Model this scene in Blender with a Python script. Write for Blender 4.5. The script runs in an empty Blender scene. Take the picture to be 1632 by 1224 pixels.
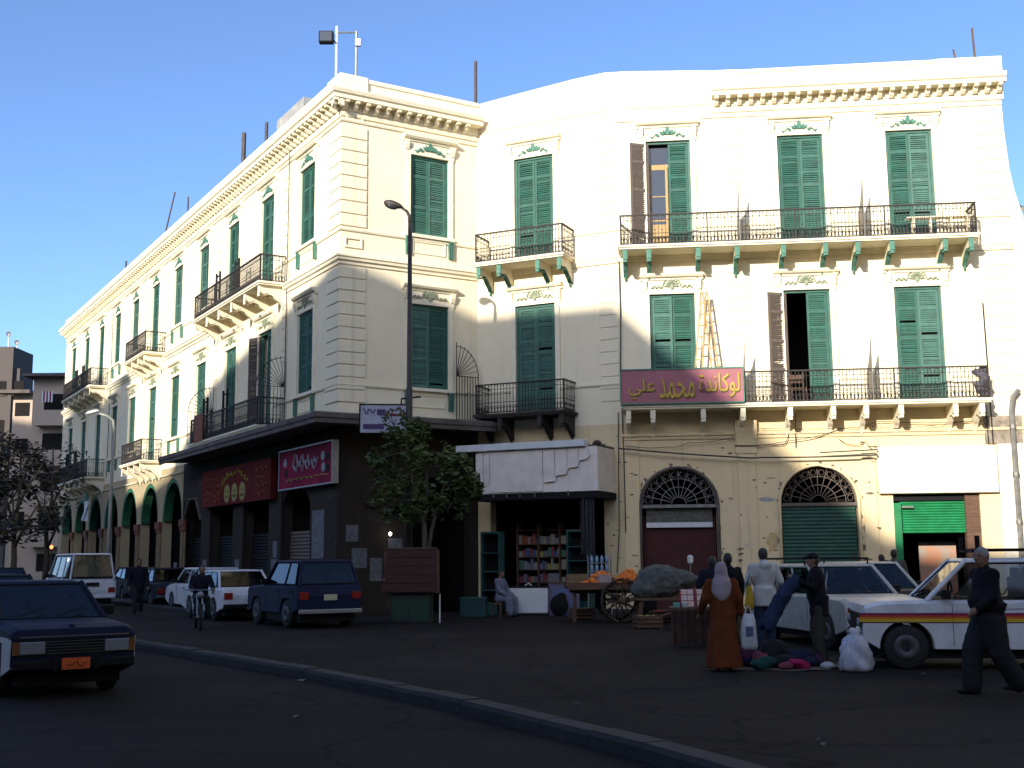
import bpy, math, random
from mathutils import Vector, Matrix, noise
random.seed(7)
R = math.radians
scn = bpy.context.scene
COL = scn.collection

# ------------------------------------------------------------------ camera
FPX, PITCH, ROLL, CAMH = 1888.13, R(8.379453), R(0.467574), 1.65
cam = bpy.data.cameras.new('camera'); camo = bpy.data.objects.new('camera', cam); COL.objects.link(camo)
cam.sensor_width = 36.0; cam.lens = FPX / 1632 * 36.0; cam.clip_start = 0.1; cam.clip_end = 3000
C_cp, C_sp, C_cr, C_sr = math.cos(PITCH), math.sin(PITCH), math.cos(ROLL), math.sin(ROLL)
_r = Vector((1, 0, 0)); _u = Vector((0, -C_sp, C_cp)); _f = Vector((0, C_cp, C_sp))
_R = _r * C_cr - _u * C_sr; _U = _r * C_sr + _u * C_cr
camo.matrix_world = Matrix(((_R.x, _U.x, -_f.x, 0), (_R.y, _U.y, -_f.y, 0), (_R.z, _U.z, -_f.z, CAMH), (0, 0, 0, 1)))
scn.camera = camo

# ------------------------------------------------------------------ sky, sun, exposure
SUN_AZ, SUN_EL = R(28.0), R(18.5)             # light travels towards +x/+y (from behind the viewer's left)
to_sun = Vector((-math.sin(SUN_AZ) * math.cos(SUN_EL), -math.cos(SUN_AZ) * math.cos(SUN_EL), math.sin(SUN_EL)))
wd = bpy.data.worlds.new('World'); scn.world = wd; wd.use_nodes = True
nt = wd.node_tree; bg = nt.nodes['Background']
sky = nt.nodes.new('ShaderNodeTexSky'); sky.sky_type = 'NISHITA'; sky.sun_disc = False
sky.sun_elevation = SUN_EL; sky.sun_rotation = math.atan2(to_sun.x, to_sun.y)
sky.air_density = 0.55; sky.dust_density = 1.2; sky.ozone_density = 3.6
nt.links.new(sky.outputs[0], bg.inputs[0]); bg.inputs[1].default_value = 0.15
sl = bpy.data.lights.new('sun', 'SUN'); sl.energy = 3.3; sl.angle = R(0.5); sl.color = (1.0, 0.93, 0.82)
so = bpy.data.objects.new('sun', sl); COL.objects.link(so); so.location = (0, 0, 60)
so.rotation_euler = to_sun.to_track_quat('Z', 'Y').to_euler()
scn.view_settings.view_transform = 'Standard'; scn.view_settings.look = 'None'
scn.view_settings.exposure = 1.22; scn.view_settings.gamma = 1.0
scn.cycles.max_bounces = 6

# ------------------------------------------------------------------ helpers
def pix_ray(px, py):
    a = (px - 816) / FPX; b = (612 - py) / FPX
    u = a * C_cr + b * C_sr; v = -a * C_sr + b * C_cr
    return Vector((u, C_cp - v * C_sp, C_sp + v * C_cp))
def at(px, py, y):                              # point seen at a pixel, at a known depth
    r = pix_ray(px, py); k = y / r.y
    return Vector((r.x * k, y, CAMH + r.z * k))
def gx(px, y, z=0.0):                           # x of a thing seen at column px standing at depth y
    return at(px, 890, y).x

class MB:
    def __init__(s): s.v = []; s.f = []; s.mi = []; s.cur = 0; s.M = None
    def add(s, vs, fs):
        n = len(s.v)
        if s.M is not None: vs = [tuple(s.M @ Vector(p)) for p in vs]
        s.v += [tuple(p) for p in vs]; s.f += [tuple(n + i for i in f) for f in fs]; s.mi += [s.cur] * len(fs)
        return s
    def box(s, x0, x1, y0, y1, z0, z1):
        return s.add([(x0,y0,z0),(x1,y0,z0),(x1,y1,z0),(x0,y1,z0),(x0,y0,z1),(x1,y0,z1),(x1,y1,z1),(x0,y1,z1)],
              [(0,3,2,1),(4,5,6,7),(0,1,5,4),(1,2,6,5),(2,3,7,6),(3,0,4,7)])
    def cbox(s, c, d): return s.box(c[0]-d[0]/2,c[0]+d[0]/2,c[1]-d[1]/2,c[1]+d[1]/2,c[2]-d[2]/2,c[2]+d[2]/2)
    def prism(s, pts, ax, a0, a1):              # polygon extruded along an axis ('x': (y,z), 'y': (x,z), 'z': (x,y))
        n = len(pts)
        def P(p, a): return {'x': (a, p[0], p[1]), 'y': (p[0], a, p[1]), 'z': (p[0], p[1], a)}[ax]
        vs = [P(p, a0) for p in pts] + [P(p, a1) for p in pts]
        return s.add(vs, [tuple(range(n)), tuple(range(2*n-1, n-1, -1))] + [(i, i+n, (i+1) % n + n, (i+1) % n) for i in range(n)])
    def tube(s, pts, r, n=6, cap=True):
        pts = [Vector(p) for p in pts]; rs = r if isinstance(r, (list, tuple)) else [r] * len(pts)
        vs = []; fs = []; m = len(pts); ref = None
        for i, p in enumerate(pts):
            d = (pts[min(i+1, m-1)] - pts[max(i-1, 0)])
            d = d.normalized() if d.length > 1e-9 else Vector((0,0,1))
            if ref is None: ref = Vector((1,0,0)) if abs(d.x) < .8 else Vector((0,1,0))
            a = d.cross(ref); a = a.normalized() if a.length > 1e-6 else d.orthogonal().normalized()
            b = d.cross(a); ref = b.cross(d) if False else ref
            for k in range(n):
                t = 2*math.pi*(k+.5)/n; vs.append(p + (a*math.cos(t) + b*math.sin(t)) * rs[i])
        for i in range(m-1):
            for k in range(n): fs.append((i*n+k, i*n+(k+1) % n, (i+1)*n+(k+1) % n, (i+1)*n+k))
        if cap: fs += [tuple(range(n-1, -1, -1)), tuple(range((m-1)*n, m*n))]
        return s.add(vs, fs)
    def limb(s, pts, rs, n=10):                 # rounded tapered chain for bodies
        pts = [Vector(p) for p in pts]
        d0 = (pts[0]-pts[1]).normalized(); d1 = (pts[-1]-pts[-2]).normalized()
        P = [pts[0]+d0*rs[0]*.9, pts[0]+d0*rs[0]*.55] + pts + [pts[-1]+d1*rs[-1]*.55, pts[-1]+d1*rs[-1]*.9]
        return s.tube(P, [rs[0]*.35, rs[0]*.83] + list(rs) + [rs[-1]*.83, rs[-1]*.35], n)
    def ell(s, c, r, nu=12, nv=8):
        vs = []; fs = []
        for j in range(1, nv):
            th = math.pi*j/nv
            for i in range(nu):
                ph = 2*math.pi*i/nu
                vs.append((c[0]+r[0]*math.sin(th)*math.cos(ph), c[1]+r[1]*math.sin(th)*math.sin(ph), c[2]+r[2]*math.cos(th)))
        t = len(vs); vs += [(c[0],c[1],c[2]+r[2]), (c[0],c[1],c[2]-r[2])]
        for j in range(nv-2):
            for i in range(nu): fs.append((j*nu+i, (j+1)*nu+i, (j+1)*nu+(i+1) % nu, j*nu+(i+1) % nu))
        for i in range(nu):
            fs.append((t, i, (i+1) % nu)); fs.append((t+1, (nv-2)*nu+(i+1) % nu, (nv-2)*nu+i))
        return s.add(vs, fs)
    def lathe(s, prof, c=(0,0,0), n=12, ax='z'):
        vs = []; fs = []; m = len(prof)
        for r, h in prof:
            for k in range(n):
                t = 2*math.pi*k/n; a, b = r*math.cos(t), r*math.sin(t)
                p = {'z': (a, b, h), 'y': (a, h, b), 'x': (h, a, b)}[ax]
                vs.append((c[0]+p[0], c[1]+p[1], c[2]+p[2]))
        for i in range(m-1):
            for k in range(n): fs.append((i*n+k, i*n+(k+1) % n, (i+1)*n+(k+1) % n, (i+1)*n+k))
        fs += [tuple(range(n-1, -1, -1)), tuple(range((m-1)*n, m*n))]
        return s.add(vs, fs)
    def loft(s, rings, cap=True):
        n = len(rings[0]); vs = [p for r in rings for p in r]; fs = []
        for i in range(len(rings)-1):
            for k in range(n): fs.append((i*n+k, i*n+(k+1) % n, (i+1)*n+(k+1) % n, (i+1)*n+k))
        if cap: fs += [tuple(range(n-1, -1, -1)), tuple(range((len(rings)-1)*n, len(rings)*n))]
        return s.add(vs, fs)
    def mesh(s, name, mats, smooth=False):
        m = bpy.data.meshes.new(name); m.from_pydata(s.v, [], s.f)
        for mm in (mats if isinstance(mats, (list, tuple)) else [mats]): m.materials.append(mm)
        if any(s.mi): m.polygons.foreach_set('material_index', s.mi)
        if smooth: m.polygons.foreach_set('use_smooth', [True]*len(m.polygons))
        m.update(); return m
    def build(s, name, mats, parent=None, smooth=False, bevel=0, seg=2, loc=None, rz=0, remesh=0, fix=True):
        m = s.mesh(name, mats, smooth)
        if fix:
            import bmesh
            b = bmesh.new(); b.from_mesh(m); bmesh.ops.recalc_face_normals(b, faces=b.faces); b.to_mesh(m); b.free()
        o = put(m, name, parent, loc, rz)
        if remesh:
            r = o.modifiers.new('remesh', 'REMESH'); r.mode = 'VOXEL'; r.voxel_size = remesh; r.use_smooth_shade = True
            q = o.modifiers.new('smooth', 'SMOOTH'); q.factor = .6; q.iterations = 6
        if bevel:
            b = o.modifiers.new('bevel', 'BEVEL'); b.width = bevel; b.segments = seg; b.limit_method = 'ANGLE'; b.angle_limit = R(40)
        return o
def put(m, name, parent=None, loc=None, rz=0):
    o = bpy.data.objects.new(name, m); COL.objects.link(o)
    if parent is not None: o.parent = parent
    if loc is not None: o.location = loc
    if rz: o.rotation_euler = (0, 0, rz)
    return o
def tag(o, label=None, cat=None, group=None, kind=None):
    if label: o['label'] = label
    if cat: o['category'] = cat
    if group: o['group'] = group
    if kind: o['kind'] = kind
    return o
def thing(name, label, cat, loc=(0,0,0), rz=0, group=None):
    o = bpy.data.objects.new(name, None); COL.objects.link(o); o.location = loc; o.rotation_euler = (0,0,rz)
    o.empty_display_size = .2
    return tag(o, label, cat, group)
def copy_tree(o, parent=None):
    c = o.copy(); COL.objects.link(c); c.parent = parent
    for ch in list(o.children): copy_tree(ch, c)
    return c

# ------------------------------------------------------------------ materials
def mat(name, col, rough=.8, metal=0., rnd=0., var=.0, scale=4., bump=0., bscale=40., col2=None, spec=.5, detail=6., coat=0., stretch=None, alpha=1., trans=0., emit=None):
    m = bpy.data.materials.new(name); m.use_nodes = True; n = m.node_tree.nodes; L = m.node_tree.links
    b = n['Principled BSDF']; b.inputs['Roughness'].default_value = rough; b.inputs['Metallic'].default_value = metal
    b.inputs['Specular IOR Level'].default_value = spec; b.inputs['Base Color'].default_value = (*col, 1)
    if coat: b.inputs['Coat Weight'].default_value = coat; b.inputs['Coat Roughness'].default_value = .08
    if trans: b.inputs['Transmission Weight'].default_value = trans
    if emit: b.inputs['Emission Color'].default_value = (*emit[0], 1); b.inputs['Emission Strength'].default_value = emit[1]
    tc = n.new('ShaderNodeTexCoord'); src = tc.outputs['Object']
    if stretch:
        mp = n.new('ShaderNodeMapping'); mp.inputs['Scale'].default_value = stretch; L.new(src, mp.inputs[0]); src = mp.outputs[0]
    if var or col2:
        nz = n.new('ShaderNodeTexNoise'); nz.inputs['Scale'].default_value = scale; nz.inputs['Detail'].default_value = detail; nz.inputs['Roughness'].default_value = .6
        L.new(src, nz.inputs['Vector'])
        rp = n.new('ShaderNodeValToRGB'); rp.color_ramp.elements[0].position = .3; rp.color_ramp.elements[1].position = .72
        c2 = col2 or tuple(c*(1-var) for c in col)
        rp.color_ramp.elements[0].color = (*c2, 1); rp.color_ramp.elements[1].color = (*(tuple(min(1, c*(1+var*.4)) for c in col)), 1)
        L.new(nz.outputs['Fac'], rp.inputs[0]); L.new(rp.outputs[0], b.inputs['Base Color'])
    if rnd:                                     # each object fades a little differently
        oi = n.new('ShaderNodeObjectInfo'); mr = n.new('ShaderNodeMapRange'); mr.inputs[3].default_value = 1-rnd; mr.inputs[4].default_value = 1+rnd
        L.new(oi.outputs['Random'], mr.inputs[0]); hs = n.new('ShaderNodeHueSaturation'); L.new(mr.outputs[0], hs.inputs['Value'])
        src_ = b.inputs['Base Color'].links[0].from_socket if b.inputs['Base Color'].links else None
        if src_: L.new(src_, hs.inputs['Color'])
        else: hs.inputs['Color'].default_value = (*col, 1)
        m2 = n.new('ShaderNodeMapRange'); m2.inputs[3].default_value = 1.05; m2.inputs[4].default_value = 1-rnd*.9; L.new(oi.outputs['Random'], m2.inputs[0]); L.new(m2.outputs[0], hs.inputs['Saturation'])
        L.new(hs.outputs[0], b.inputs['Base Color'])
    if bump:
        n2 = n.new('ShaderNodeTexNoise'); n2.inputs['Scale'].default_value = bscale; n2.inputs['Detail'].default_value = 5
        L.new(src, n2.inputs['Vector'])
        bp = n.new('ShaderNodeBump'); bp.inputs['Strength'].default_value = bump; bp.inputs['Distance'].default_value = .02
        L.new(n2.outputs['Fac'], bp.inputs['Height']); L.new(bp.outputs[0], b.inputs['Normal'])
    return m
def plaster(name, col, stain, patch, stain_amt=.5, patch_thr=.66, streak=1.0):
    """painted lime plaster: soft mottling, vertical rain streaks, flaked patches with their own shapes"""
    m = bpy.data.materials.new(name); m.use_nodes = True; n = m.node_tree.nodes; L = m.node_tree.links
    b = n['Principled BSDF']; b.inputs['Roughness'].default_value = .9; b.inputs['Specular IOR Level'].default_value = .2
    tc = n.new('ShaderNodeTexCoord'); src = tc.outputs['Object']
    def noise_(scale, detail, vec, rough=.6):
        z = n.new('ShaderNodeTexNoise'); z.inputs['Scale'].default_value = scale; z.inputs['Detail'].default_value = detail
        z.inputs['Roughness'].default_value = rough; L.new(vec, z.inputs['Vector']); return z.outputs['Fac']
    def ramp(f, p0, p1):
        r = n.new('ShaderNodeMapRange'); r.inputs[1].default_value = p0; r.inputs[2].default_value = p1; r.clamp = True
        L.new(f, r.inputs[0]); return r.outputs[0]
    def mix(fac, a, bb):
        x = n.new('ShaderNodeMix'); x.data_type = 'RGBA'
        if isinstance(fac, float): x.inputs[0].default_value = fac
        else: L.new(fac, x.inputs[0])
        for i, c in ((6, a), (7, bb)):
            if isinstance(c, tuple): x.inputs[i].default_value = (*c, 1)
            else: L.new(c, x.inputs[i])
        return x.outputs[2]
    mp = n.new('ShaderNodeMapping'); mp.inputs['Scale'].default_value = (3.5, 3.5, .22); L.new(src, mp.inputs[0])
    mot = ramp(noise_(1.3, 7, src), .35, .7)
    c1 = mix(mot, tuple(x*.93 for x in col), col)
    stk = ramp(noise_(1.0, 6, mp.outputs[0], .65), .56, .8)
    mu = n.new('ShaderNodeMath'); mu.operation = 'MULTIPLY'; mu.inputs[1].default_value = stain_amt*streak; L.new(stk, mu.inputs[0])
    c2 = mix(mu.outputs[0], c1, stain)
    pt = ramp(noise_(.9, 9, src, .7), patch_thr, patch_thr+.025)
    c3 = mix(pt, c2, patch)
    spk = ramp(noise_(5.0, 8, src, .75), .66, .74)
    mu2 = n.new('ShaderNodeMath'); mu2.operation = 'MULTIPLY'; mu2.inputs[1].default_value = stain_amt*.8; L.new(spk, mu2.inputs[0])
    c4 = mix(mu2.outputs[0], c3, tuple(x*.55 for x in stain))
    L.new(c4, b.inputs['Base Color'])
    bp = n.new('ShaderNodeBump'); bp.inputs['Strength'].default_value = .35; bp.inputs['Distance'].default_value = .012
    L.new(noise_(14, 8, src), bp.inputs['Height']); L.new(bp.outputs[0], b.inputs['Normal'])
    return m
M = dict(
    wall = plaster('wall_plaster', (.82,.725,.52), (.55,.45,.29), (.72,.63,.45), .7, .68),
    wall_low = plaster('ground_floor_plaster', (.72,.575,.34), (.38,.29,.17), (.56,.47,.33), .75, .60),
    arcade = plaster('shaded_arcade_plaster', (.40,.32,.19), (.2,.15,.09), (.30,.25,.16), .7, .62),  # cream arcade plaster darkened so its colour carries the deep shade
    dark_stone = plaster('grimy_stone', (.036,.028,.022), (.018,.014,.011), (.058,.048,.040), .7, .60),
    trim = mat('trim_plaster', (.81,.73,.54), .9, var=.12, scale=2.5, bump=.2, spec=.2),
    panel = mat('panel_plaster', (.76,.69,.55), .9, var=.15, scale=2.2, bump=.2, spec=.2, col2=(.60,.54,.42)),
    hood = mat('hood_paint', (.74,.66,.58), .8, var=.2, scale=2., bump=.1, spec=.3),
    green = mat('green_shutter_paint', (.024,.125,.088), .65, rnd=.28, var=.45, scale=3.5, col2=(.034,.088,.066), spec=.35),
    green2 = mat('green_roller_paint', (.010,.19,.062), .5, var=.3, scale=3., spec=.4),
    green3 = mat('dull_green_roller_paint', (.016,.082,.052), .55, var=.5, scale=5., spec=.3, col2=(.03,.06,.045)),
    greentrim = mat('green_trim_paint', (.07,.20,.14), .7, var=.3, scale=6.),
    brownleaf = mat('weathered_wood', (.13,.10,.08), .75, var=.4, scale=6., stretch=(6,6,.6)),
    iron = mat('wrought_iron', (.035,.027,.024), .65, var=.4, scale=9., metal=.3),
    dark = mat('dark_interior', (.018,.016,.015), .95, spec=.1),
    maroon = mat('maroon_paint', (.055,.008,.008), .8, var=.4, scale=3.),
    redband = mat('red_brown_paint', (.17,.045,.022), .8, var=.4, scale=4.),
    ochre = mat('ochre_paint', (.21,.13,.045), .85, var=.5, scale=2., col2=(.11,.065,.035)),
    greenarch = mat('arch_green_paint', (.015,.12,.055), .7, var=.4, scale=4.),
    dark_slab = mat('dark_brown_stone', (.045,.036,.030), .9, var=.5, scale=4., bump=.3),  # dark brown for slab and brackets of the lower angle balcony
    concrete = mat('concrete', (.125,.102,.088), .9, var=.45, scale=2., bump=.4, bscale=18),
    yellowwood = mat('yellow_wood', (.42,.26,.09), .6, var=.3, scale=3., stretch=(8,8,1)),
    glass = mat('window_glass', (.03,.035,.045), .08, spec=.7),
    tin = mat('zinc_sheet', (.22,.21,.19), .55, var=.4, scale=5., metal=.4),
    white = mat('white_paint', (.62,.62,.62), .6, var=.15, scale=3.),
    steel = mat('grey_metal', (.30,.30,.30), .45, metal=.6, var=.2, scale=6.),
    pole = mat('lamp_post_paint', (.045,.038,.034), .6, var=.3, scale=5., metal=.2),
    wood = mat('old_wood', (.12,.062,.035), .8, var=.5, scale=3., stretch=(1,8,8), bump=.2),
    rubber = mat('tyre_rubber', (.012,.012,.012), .85),
    black = mat('black_trim', (.010,.010,.011), .7, spec=.15),
    cable = mat('black_cable', (.012,.012,.012), .6),
)
# ------------------------------------------------------------------ facade frames (x to the right, outward = -y)
def dv(a): a = R(a); return Vector((math.cos(a), math.sin(a)))
P0 = Vector((-5.3278, 36.0011)); LA, LB, LC, LD = 45.2, 4.90, 4.99, 11.94
P1 = P0 + dv(30.9656) * LB; P2 = P1 + dv(-25.3628) * LC
PA = P0 + dv(120.8676) * LA; P3 = P2 + dv(-6.1356) * LD
FR = {'A': (PA, R(120.8676-180)), 'B': (P0, R(30.9656)), 'C': (P1, R(-25.3628)), 'D': (P2, R(-6.1356))}
FL = {'A': LA, 'B': LB, 'C': LC, 'D': LD}
def fw(F, x, off, z):                           # facade-local -> world
    o, a = FR[F]; d = dv(math.degrees(a)); n = Vector((d.y, -d.x)); p = o + d*x + n*off
    return Vector((p.x, p.y, z))
BASE = Vector((P0.x, P0.y, 0))
building = thing('corner_building', 'long cream three-storey corner building with green shutters and iron balconies', 'building', BASE)
def fpart(mb, name, mats, F, **k):              # a part of the building, modelled in a facade's own frame
    o, a = FR[F]
    return mb.build(name, mats, building, loc=(o.x-BASE.x, o.y-BASE.y, 0), rz=a, **k)
def fput(mesh, name, F, x, off, z, parent=None):
    p = fw(F, x, off, z); return put(mesh, name, building, (p.x-BASE.x, p.y-BASE.y, z), FR[F][1])
def ta(t): return LA - t                        # distance from the street corner -> x on the long facade

def wall_mb(x0, x1, z0, z1, holes, th=.32, y=0.):
    m = MB(); xs = sorted({x0, x1, *[h[0] for h in holes], *[h[1] for h in holes]}); zs = sorted({z0, z1, *[h[2] for h in holes], *[h[3] for h in holes]})
    xs = [v for v in xs if x0 <= v <= x1]; zs = [v for v in zs if z0 <= v <= z1]
    def solid(i, j):
        if not (0 <= i < len(xs)-1 and 0 <= j < len(zs)-1): return True
        cx, cz = (xs[i]+xs[i+1])/2, (zs[j]+zs[j+1])/2
        return not any(h[0] < cx < h[1] and h[2] < cz < h[3] for h in holes)
    for i in range(len(xs)-1):
        for j in range(len(zs)-1):
            a, b, c, d = xs[i], xs[i+1], zs[j], zs[j+1]
            if solid(i, j): m.add([(a,y,c),(b,y,c),(b,y,d),(a,y,d)], [(0,1,2,3)])
            else:
                if solid(i-1, j): m.add([(a,y,c),(a,y,d),(a,y+th,d),(a,y+th,c)], [(0,1,2,3)])
                if solid(i+1, j): m.add([(b,y,c),(b,y+th,c),(b,y+th,d),(b,y,d)], [(0,1,2,3)])
                if solid(i, j-1) and zs[j] > .05: m.add([(a,y,c),(a,y+th,c),(b,y+th,c),(b,y,c)], [(0,1,2,3)])
                if solid(i, j+1): m.add([(a,y,d),(b,y,d),(b,y+th,d),(a,y+th,d)], [(0,1,2,3)])
    return m
def sweep(path, prof, closed_ends=True):
    """profile (off, z) swept along a world-space plan path with mitred corners; returns verts relative to BASE"""
    m = MB(); n = len(path); rings = []
    for i in range(n):
        d0 = (path[i]-path[i-1]).normalized() if i else None; d1 = (path[i+1]-path[i]).normalized() if i < n-1 else None
        if d0 is None: d0 = d1
        if d1 is None: d1 = d0
        n0 = Vector((d0.y, -d0.x)); n1 = Vector((d1.y, -d1.x)); mm = (n0+n1)
        mm = mm / max(.3, mm.dot(n0))
        rings.append([(path[i].x+mm.x*o-BASE.x, path[i].y+mm.y*o-BASE.y, z) for o, z in prof])
    m.loft(rings, closed_ends); return m

# levels
Z_SL1, Z_SL2 = 6.18, 11.14
Z1B, Z1T, Z2B, Z2T = 7.05, 9.78, 12.08, 14.76
Z_CUT = 5.75
AC = [2.82 + 3.965*i for i in range(11)]        # window axes on the long side, measured from the corner
A_BALC = {1, 2, 5, 8, 9}
HW = .70
def holes_for(F, centres, doors):
    h = []
    for i, c in enumerate(centres):
        x = ta(c) if F == 'A' else c
        h.append((x-HW, x+HW, Z_SL2 if i in doors else Z2B, Z2T)); h.append((x-HW, x+HW, Z_SL1 if i in doors else Z1B, Z1T))
    return h
CENT = {'A': AC, 'B': [3.10], 'C': [2.11], 'D': [1.64, 5.75, 9.07]}
DOORS = {'A': A_BALC, 'B': set(), 'C': {0}, 'D': {0, 1, 2}}
for F in 'ABCD':
    fpart(wall_mb(0, FL[F], Z_CUT, 16.2, holes_for(F, CENT[F], DOORS[F])), 'wall', M['wall'], F, fix=False)
# end walls, roof, inner backing so no light leaks into the rooms
def wall_line(a, b, z0, z1, name='rear_wall', m='wall'):
    mb = MB(); q = [(a.x-BASE.x, a.y-BASE.y), (b.x-BASE.x, b.y-BASE.y)]
    mb.add([(*q[0], z0), (*q[1], z0), (*q[1], z1), (*q[0], z1)], [(0,1,2,3)]); return mb.build(name, M[m], building, fix=False)
nA = Vector((-.858, -.513)); nD = Vector((-.107, -.994))
PAb = PA - nA*14; P3b = P3 - nD*14 + Vector((1.5, 3)); PX = P1 + Vector((-1.2, 13))
wall_line(PAb, PA, 0, 16.95); wall_line(P3, P3b, 0, 16.95); wall_line(P3b, PX, 0, 16.9); wall_line(PX, PAb, 0, 16.9)
mb = MB(); ring = [PA, P0, P1, P2, P3, P3b, PX, PAb]
mb.add([(p.x-BASE.x, p.y-BASE.y, 16.18) for p in ring], [(7, 6, 5, 4, 3, 2, 1, 0)]); mb.build('roof_deck', M['concrete'], building, fix=False)
for z in (6.02, 10.95):
    mb = MB(); mb.add([(p.x-BASE.x, p.y-BASE.y, z) for p in [Vector(fw(F, x, -.45, 0)[:2]) for F, x in (('A', 0), ('A', LA-.3), ('B', .6), ('B', LB+.3), ('C', .2), ('C', LC), ('D', 0), ('D', LD))] + [P3b, PX, PAb]], [tuple(range(10, -1, -1))])
    mb.build('floor_slab', M['dark'], building, fix=False)
# parapets
def off_path(pts): return pts
PP = [(-.30, 16.15), (.08, 16.15), (.08, 16.80), (.13, 16.82), (.13, 16.95), (-.30, 16.95)]
sweep([PA, P0, P1], PP).build('parapet', M['trim'], building)
pc = [P1, P1 + dv(-25.36)*1.2, P1+dv(-25.36)*3.6, P2 - dv(-25.36)*.35, P2 + dv(-6.14)*.35, P2 + dv(-6.14)*3.1]
m_ = MB(); rings = []
for i, p in enumerate(pc):
    zt = [16.93, 17.02, 17.18, 17.2, 17.16, 17.05][i]
    n = nD if i > 3 else Vector((-.428, -.9036))
    if i in (3, 4): n = Vector((-.27, -.963))
    rings.append([(p.x+n.x*o-BASE.x, p.y+n.y*o-BASE.y, z) for o, z in [(-.3, 15.9), (.035, 15.9), (.035, zt-.08), (.045, zt-.02), (.02, zt), (-.3, zt)]])
m_.loft(rings).build('parapet', M['wall'], building)
sweep([P2 + dv(-6.1356)*3.1, P3], [(-.30, 16.15), (.08, 16.15), (.08, 16.86), (.12, 16.88), (.12, 16.98), (-.30, 16.98)]).build('parapet', M['trim'], building)
for F, x0, x1 in (('B', 0.0, .82), ('D', 10.0, 11.2), ('D', 11.25, LD+.05), ('A', LA-.9, LA), ('D', 3.12, 3.9), ('A', 0., 1.2)):
    fpart(MB().box(x0 if F != 'B' else -.15, x1, -.165, .27, 16.37, 16.985), 'parapet_pier', M['trim'], F, bevel=.015)
# cornice + modillions
CPROF = [(-.05, 15.62), (.05, 15.62), (.07, 15.72), (.07, 15.80), (.10, 15.80), (.10, 16.04), (.46, 16.04), (.46, 16.16), (.52, 16.20), (.56, 16.30), (.56, 16.34), (-.05, 16.36)]
sweep([PA, P0, P1 + dv(30.97)*.0], CPROF).build('cornice', M['trim'], building)
sweep([P2 + dv(-6.1356)*3.06, P3 + dv(-6.1356)*.05], CPROF).build('cornice', M['trim'], building)
mod = MB().prism([(-.10, 15.80), (-.16, 15.80), (-.25, 15.86), (-.30, 15.94), (-.42, 15.955), (-.44, 16.035), (-.10, 16.035)], 'x', -.065, .065).mesh('modillion', M['trim'])
def mods(F, x0, x1, step):
    n = int((x1-x0)/step)
    for i in range(n+1):
        p = fw(F, x0+(x1-x0)*i/n, 0, 0); put(mod, 'modillion', building, (p.x-BASE.x, p.y-BASE.y, 0), FR[F][1])
mods('A', .3, LA+.35, .36); mods('B', -.35, LB-.55, .345); mods('D', 3.2, LD-.1, .36)
# string courses and bands
SPROF = [(0., 10.80), (.05, 10.80), (.06, 10.88), (.13, 10.92), (.15, 11.0), (.19, 11.02), (.19, 11.09), (0., 11.12)]
sweep([PA, P0, P1 - dv(30.97)*.02], SPROF).build('string_course', M['trim'], building)
sweep([P1+dv(-25.36)*.2, P2, P3], [(0., 10.84), (.05, 10.84), (.10, 10.97), (.13, 10.98), (.13, 11.05), (0., 11.07)]).build('string_course', M['trim'], building)
for F in 'ABCD':                                 # bands stop at the door openings
    for z in ((11.93, 7.0) if F == 'C' else (11.93, 7.0, 15.50)):
        xs = [(0., FL[F])]
        if z < 15:
            cut = sorted((ta(CENT[F][i]) if F == 'A' else CENT[F][i]) for i in DOORS[F]); a_ = 0.; xs = []
            for c in cut: xs.append((a_, c-HW-.17)); a_ = c+HW+.17
            xs.append((a_, FL[F]))
        for x0, x1 in xs:
            if x1-x0 > .1: fpart(MB().prism([(0., z-.05), (-.04, z-.05), (-.062, z), (-.062, z+.03), (0., z+.04)], 'x', x0-(.06 if F == 'B' and x0 == 0 else 0), x1), 'sill_band', M['trim'], F)
# quoins (each block a piece)
def quoins(F, x0, x1, z0, z1, h, proud, alt=0., rev=False):
    n = round((z1-z0)/h); h = (z1-z0)/n
    ms = []
    for k in range(2):
        a = alt if k else 0.
        ms.append(MB().box((x0 if not rev else x0+a), (x1-a if not rev else x1), -proud, .0, .012, h-.012).mesh('quoin_block', M['wall']))
    o, ang = FR[F]
    for i in range(n):
        q = put(ms[i % 2], 'quoin_block', building, (o.x-BASE.x, o.y-BASE.y, z0+i*h), ang)
        b = q.modifiers.new('bevel', 'BEVEL'); b.width = .02; b.segments = 2
for z0, z1, h in ((6.45, 10.75, .39), (12.03, 15.33, .41)):
    al = .0
    quoins('B', -.045, .87, z0, z1, h, .045, al); quoins('A', LA-1.0, LA-.002, z0, z1, h, .045, al, True)
    quoins('C', 4.33, 4.96, z0, z1, h, .028, .0); quoins('D', 3.42, 4.0, z0, z1, h, .025, 0.); quoins('D', 11.05, 11.9, z0, z1, h, .028, 0.)
    quoins('A', .05, .9, z0, z1, h, .045, 0.)
    for c in (4.9, 12.75, 20.6, 24.4, 32.4, 40.4):
        quoins('A', ta(c)-.22, ta(c)+.22, z0, z1, h, .03, 0.)
# small raised panels on the corner pilaster
for z in (11.35, 15.52):
    fpart(MB().box(.12, .72, -.05, -.0, z, z+.06).box(.12, .72, -.05, 0, z+.28, z+.34).box(.12, .18, -.05, 0, z+.06, z+.28).box(.66, .72, -.05, 0, z+.06, z+.28), 'raised_panel', M['trim'], 'B')

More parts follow.
